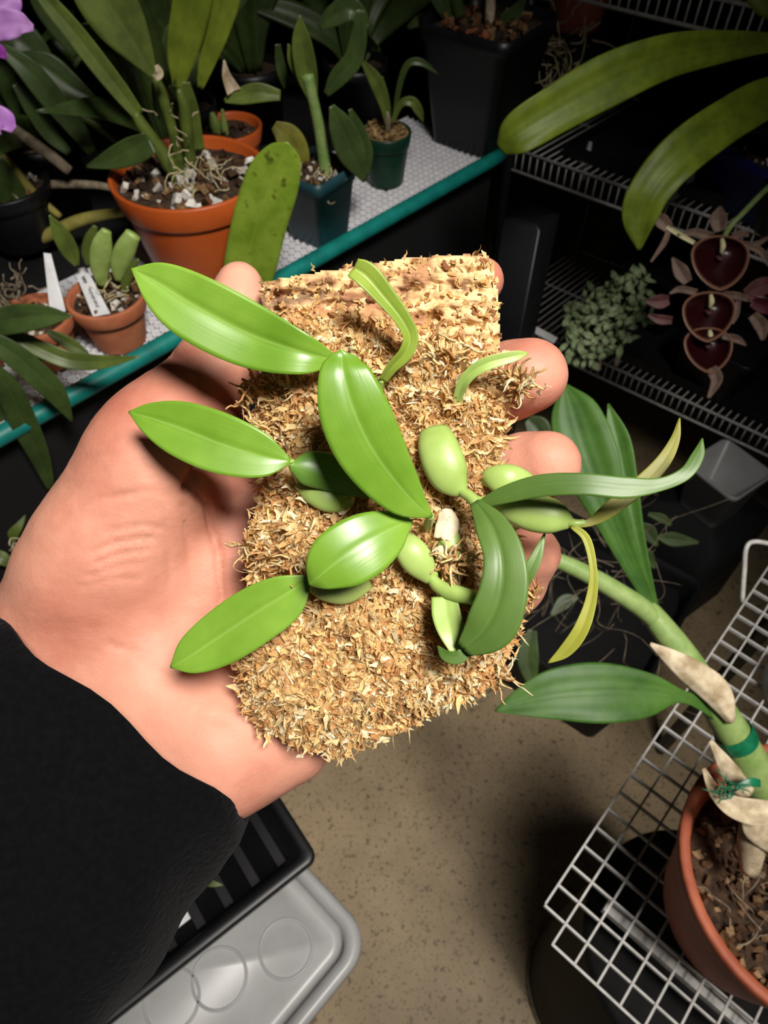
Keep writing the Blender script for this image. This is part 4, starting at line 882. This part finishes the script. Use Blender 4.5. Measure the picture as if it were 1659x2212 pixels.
for a, q in [(0,0),(1.15,0),(0,.38),(1.15,.38)]:
    p = ro+ru*a+rv*q; v, f = lathe([(.0005,0),(.011,0),(.011,1.4),(.0005,1.4)], (p[0],p[1],0), 14); mk('post', v, f, M['black_plastic'], rack)
v, f = obox(P(1483,385,1.33), ru*.012, rv*.06, np.array([0,0,.02])); mk('end_bracket', v, f, M['white_plastic'], rack, smooth=False)
c = P(1258, 385, 1.42); clp = thing('shelf_clip', 'white plastic clip standing on the rack rail at upper right', 'clip', c)
v, f = lathe([(.0005,0),(.008,0),(.009,.03),(.014,.032),(.014,.042),(.006,.045),(.004,.07),(.0005,.072)], c, 16); mk('body', v, f, M['white_plastic'], clp)
# black support pole
c = PZ(1130, 690, 0.0); c = P(1125, 600, 1.30); pole = thing('support_pole', 'black square post standing behind the hand, right of the bench', 'pole', (c[0], c[1], 0))
v, f = rounded_square([(.001,0),(.036,0),(.036,.86),(.001,.86)], (c[0],c[1],0), rot, rad=.12); mk('post', v, f, M['black_plastic'], pole)
# blue pot and the big pleated leaves at the top right
c = P(1640, 430, 1.28); c[2] = .829; Bz = thing('potted_orchid', 'orchid with two big arching pleated leaves in a blue pot on the wire rack', 'orchid', c)
v, f = rounded_square([(.001,0),(.066,0),(.068,.004),(.078,.075),(.082,.075),(.084,.10),(.080,.10),(.076,.078),(.066,.008),(.001,.008)], c, .5); mk('pot', v, f, M['blue_plastic'], Bz)
v, f = disc((c[0],c[1],c[2]+.09), .074, sq=.5, seed=8); mk('potting_mix', v, f, M['soil'], Bz); chunks('bark_pieces', (c[0],c[1],c[2]+.09), .07, 80, .01, PERL, Bz)
PLm = leafmat('pleat_lime', (80,96,18), (108,126,28), (88,106,24), .5, .35)
tube([(1690,330,1.20),(1730,240,1.12),(1760,160,1.05),(1790,80,1.0)], [20,22,20,14], M['cane'], Bz, name='cane')
leaf([(1780,100,1.0),(1659,95,.97),(1540,108,.94),(1430,130,.92),(1310,180,.91),(1200,240,.91),(1120,290,.92),(1082,325,.94)], [6,(16,20),(30,36),(40,46),(48,56),(46,50),(40,44),(12,16)], PLm, Bz, fold=.16, pleat=.05, wave=.09, n=50, m=21)
leaf([(1770,170,1.02),(1659,215,.98),(1560,270,.96),(1470,340,.95),(1410,410,.96),(1385,470,.98),(1380,540,1.0)], [8,(36,44),(44,48),(44,52),(40,48),(34,40),(4,4)], PLm, Bz, fold=.16, pleat=.05, wave=.08, n=46, m=21)
leaf([(1790,60,1.0),(1700,20,.97),(1650,-10,.96),(1600,-60,.96)], [8,26,30,8], PLm, Bz, pleat=.1)
# dark maroon flower spike
c = P(1700, 470, 1.22); c[2] = .829; Fl = thing('potted_orchid', 'orchid spike of dark maroon heart shaped flowers at right', 'orchid', c)
round_pot(c, .05, .062, .09, .02, M['black_plastic'], Fl, M['soil'], nch=40)
tube([(1690,380,1.14),(1659,405,1.10),(1610,455,1.08),(1572,498,1.09),(1545,560,1.11),(1535,640,1.11),(1530,720,1.11)], [6,6,6,6,5,5,4], M['cane'], Fl, name='flower_stalk', n=36)
def heart(cx, cy, s_, d, tilt=0):
    n1, n2 = 9, 28; v = []; f = []; col = []
    for i in range(n1+1):
        r_ = i/n1
        for j in range(n2):
            t = 2*math.pi*j/n2; hx2 = .98*math.sin(t)*(1-.10*abs(math.sin(t))); 
            hy2 = math.cos(t); hy2 = hy2*.62 if hy2 > 0 else hy2*(.95+.25*(1-abs(math.sin(t))))
            q_ = P(cx+s_*r_*(hx2+tilt*hy2), cy-s_*r_*hy2*.92, d+.022*(1-r_**2)-.004*r_**6); v.append(q_)
            col.append(np.array(S((44,7,11))[:3]) if r_ < .95 else np.array(S((140,100,78))[:3]))
    for i in range(n1):
        for j in range(n2): a = i*n2+j; b_ = i*n2+(j+1) % n2; f.append((a, b_, b_+n2, a+n2))
    o = mk('flower_lip', v, f, MAROON, Fl, col=np.array(col)); so = o.modifiers.new('thickness', 'SOLIDIFY'); so.thickness = .0015
    tube([(cx+s_*.05, cy-s_*.48, d+.004), (cx+s_*.08, cy-s_*.25, d+.002), (cx+s_*.02, cy-s_*.05, d+.006)], [4, 6, 3], M['cream'], o, name='column', n=10)
    tube([(cx-s_*.12, cy+s_*.05, d+.014), (cx, cy+s_*.14, d+.010), (cx+s_*.12, cy+s_*.04, d+.014)], [3, 4, 3], M['petal_dark'], o, name='crest', n=8)
    return o
def maroonmat():
    m, t, b = nt('maroon_lip'); a = t.nodes.new('ShaderNodeVertexColor'); a.layer_name = 'col'; t.links.new(a.outputs[0], b.inputs['Base Color'])
    n_ = noise(t, 200, 3, objco(t)); bump(t, b, n_.outputs[0], .2, .0006); b.inputs['Roughness'].default_value = .3; return m
MAROON = maroonmat()
pet = lambda pts, hw, d=1.06, mat=M['bract']: leaf([(x, y, d) for x, y in pts], hw, mat, Fl, name='petal', fold=.35)
heart(1556, 550, 70, 1.05); heart(1532, 668, 64, 1.055, .05); heart(1530, 742, 58, 1.06, -.06)
pet([(1556,500),(1552,472),(1556,446)], [12,17,3]); pet([(1540,512),(1500,502),(1462,508)], [9,8,2]); pet([(1580,512),(1605,505),(1618,510)], [8,8,2]); pet([(1590,525),(1630,528),(1665,510)], [6,6,3]); pet([(1618,532),(1645,545),(1662,575)], [5,7,3])
pet([(1500,525),(1470,508),(1440,490)], [4,5,4], mat=M['cream']); pet([(1446,494),(1428,476),(1412,462)], [10,14,4]); pet([(1444,500),(1434,525),(1406,566)], [5,6,2]); pet([(1486,610),(1470,585),(1452,556)], [10,15,2]); pet([(1445,648),(1422,652),(1394,650)], [10,15,3], mat=M['petal_dark']); pet([(1452,692),(1425,690),(1400,680)], [8,10,3], mat=M['petal_dark'])
pet([(1505,632),(1470,625),(1446,634)], [7,7,2]); pet([(1560,636),(1595,640),(1625,650)], [7,8,3]); pet([(1595,650),(1590,680),(1582,700)], [5,6,2]); pet([(1560,726),(1590,732),(1612,746)], [6,8,2]); pet([(1535,795),(1548,820),(1530,860)], [12,12,3], mat=M['bract']); pet([(1610,640),(1640,622),(1670,610)], [14,20,12], mat=M['petal_dark']); pet([(1625,680),(1645,705),(1648,735)], [10,14,4]); pet([(1625,650),(1650,660),(1680,665)], [12,18,12], mat=M['maroon'])
def dark_pot(p, r, h, label):  # black pots added to fill the dark stretches of the rack
    o = thing('dark_filler_pot', label, 'pot', p, 'added black pots darkening the wire rack')
    v, f = rounded_square([(.001,0),(r*.75,0),(r*.78,.004),(r*.95,h*.84),(r,h*.85),(r*1.02,h),(r*.96,h),(r*.92,h*.86),(r*.75,.008),(.001,.008)], p, .75); mk('body', v, f, M['black_plastic'], o)
    v, f = disc((p[0], p[1], p[2]+h*.88), r*.9, sq=.75, seed=int(h*1000)); mk('potting_mix', v, f, M['black_matte'], o)
for s_, q, zz, r, h, lb in [(.40,.14,.829,.085,.13,'added black pot darkening the middle rack shelf behind the white clip'), (.62,.20,.829,.08,.10,'added black pot darkening the middle rack shelf left of the blue pot'), (.52,.10,.439,.085,.12,'added black pot darkening the lower rack shelf below the maroon flowers'), (.80,.12,.439,.09,.13,'added black pot darkening the lower rack shelf at the right edge'), (.30,.22,.439,.08,.15,'added black pot darkening the lower rack shelf behind the ferny clump')]:
    p = ro+ru*s_+rv*q; dark_pot(np.array([p[0], p[1], zz+.006]), r, h, lb)
for s0, s1, q0, q1_, zz, lb in [(.10,.50,.03,.36,.829,'added black tray darkening the left of the middle rack shelf'), (.20,1.12,.03,.36,.439,'added long black tray darkening the lower rack shelf')]:  # black trays added over the wires to keep the shelves dark
    p0 = ro+ru*(s0+s1)/2+rv*(q0+q1_)/2; p0[2] = zz; o = thing('dark_filler_tray', lb, 'tray', p0); hw1, hw2 = (s1-s0)/2, (q1_-q0)/2
    mk('base', *obox(p0+np.array([0,0,.003]), ru*hw1, rv*hw2, np.array([0,0,.002])), M['black_matte'], o, smooth=False)
    for sg in (-1, 1):
        mk('side', *obox(p0+rv*hw2*sg+np.array([0,0,.012]), ru*hw1, rv*.002, np.array([0,0,.011])), M['black_plastic'], o, smooth=False)
        mk('side', *obox(p0+ru*hw1*sg+np.array([0,0,.012]), ru*.002, rv*hw2, np.array([0,0,.011])), M['black_plastic'], o, smooth=False)
# pale ferny clump
c = P(1310, 790, 1.42); fe = thing('fern_clump', 'pale green ferny clump on the lower rack shelf beside the maroon flowers', 'fern', c)
g_ = np.random.default_rng(5); me_list = []
for k_ in range(300):
    t = g_.random(); cx = 1225+180*g_.random(); cy = 590+ (190)*g_.random()
    if abs((cy-690)+(cx-1310)*.55) > 75: continue
    a = g_.uniform(0, 6.28); Ln = g_.uniform(16, 34); d = 1.38+g_.normal()*.02
    o = leaf([(cx, cy, d), (cx+Ln*.5*math.cos(a), cy+Ln*.5*math.sin(a), d-.012), (cx+Ln*math.cos(a), cy+Ln*math.sin(a), d-.004)], [2, g_.uniform(4, 8), 1], M['fern'], fe, name='frond', fold=.2, n=7, m=5, wave=.3)
tube([(1290,800,1.44),(1300,700,1.42),(1330,620,1.41)], [8,8,5], M['stem_dry'], fe, name='stem'); tube([(1330,790,1.44),(1350,720,1.42),(1370,650,1.41)], [6,6,4], M['stem_dry'], fe, name='stem')
plant_tag([(1118,700,1.15),(1136,694,1.15),(1205,730,1.15),(1196,742,1.15)], 'white plant tag lying in the dark beside the middle fingertip')
# dim white pot and low plants
c = PZ(1552, 1055, .36); c[2] = .30; wp = thing('white_pot', 'dim white plastic pot below the wire rack on the right', 'pot', c)
v, f = rounded_square([(.001,0),(.045,0),(.047,.004),(.058,.11),(.061,.11),(.062,.125),(.058,.125),(.045,.006),(.001,.006)], c, .6); mk('body', v, f, M['white_plastic'], wp)
cb = thing('pot_stand', 'dark crate under the dim white pot', 'stand', (c[0], c[1], 0)); v, f = rounded_square([(.001,0),(.1,0),(.1,.3),(.001,.3)], (c[0],c[1],0), .6); mk('block', v, f, M['black_matte'], cb)
tb = PZ(1265, 1290, .24); tub = thing('dark_filler_tub', 'added black tub darkening the floor behind the pleated leaves, below the hand', 'tub', (tb[0], tb[1], 0))  # black tub added to keep this lit stretch of floor dark
v, f = rounded_square([(.001,0),(.15,0),(.152,.004),(.175,.22),(.182,.22),(.184,.24),(.176,.24),(.172,.22),(.15,.02),(.001,.02)], (tb[0], tb[1], 0), rot, rad=.12); mk('body', v, f, M['black_matte'], tub)
v, f = disc((tb[0], tb[1], .19), .165, sq=rot, seed=14, amp=.01); mk('potting_mix', v, f, M['black_matte'], tub)
c = P(1390, 1210, 1.15); lp = thing('low_plant', 'dim leafy plant with wispy roots low behind the pleated leaves', 'plant', (c[0],c[1],c[2]))
for pts, hw in [([(1380,1130),(1400,1150),(1420,1180)], [4,18,3]), ([(1420,1160),(1455,1165),(1510,1172)], [4,16,3]), ([(1375,1180),(1395,1200),(1415,1228)], [4,16,3]), ([(1400,1110),(1430,1120),(1450,1135)], [4,10,3]), ([(1150,1480),(1140,1420),(1150,1360)], [10,24,10]), ([(1190,1330),(1220,1300),(1250,1290)], [4,16,3]), ([(1140,905),(1160,925),(1175,960)], [10,28,18])]:
    leaf([(x, y, 1.12) for x, y in pts], hw, BD, lp)
roots('wispy_roots', 40, P(1300,1260,1.1), .05, .16, .0008, M['stem_dry'], lp, seed=61, drop=0)
# bent white hook behind the mesh shelf
hk = thing('wire_hook', 'bent white wire hook at the right edge above the mesh shelf', 'hook', P(1605,1300,.8)); tube([(1603,1300,.8),(1608,1230,.79),(1612,1185,.785),(1630,1170,.785),(1680,1178,.785)], [5,5,5,5,5], M['white_wire'], hk, name='rod', n=24)
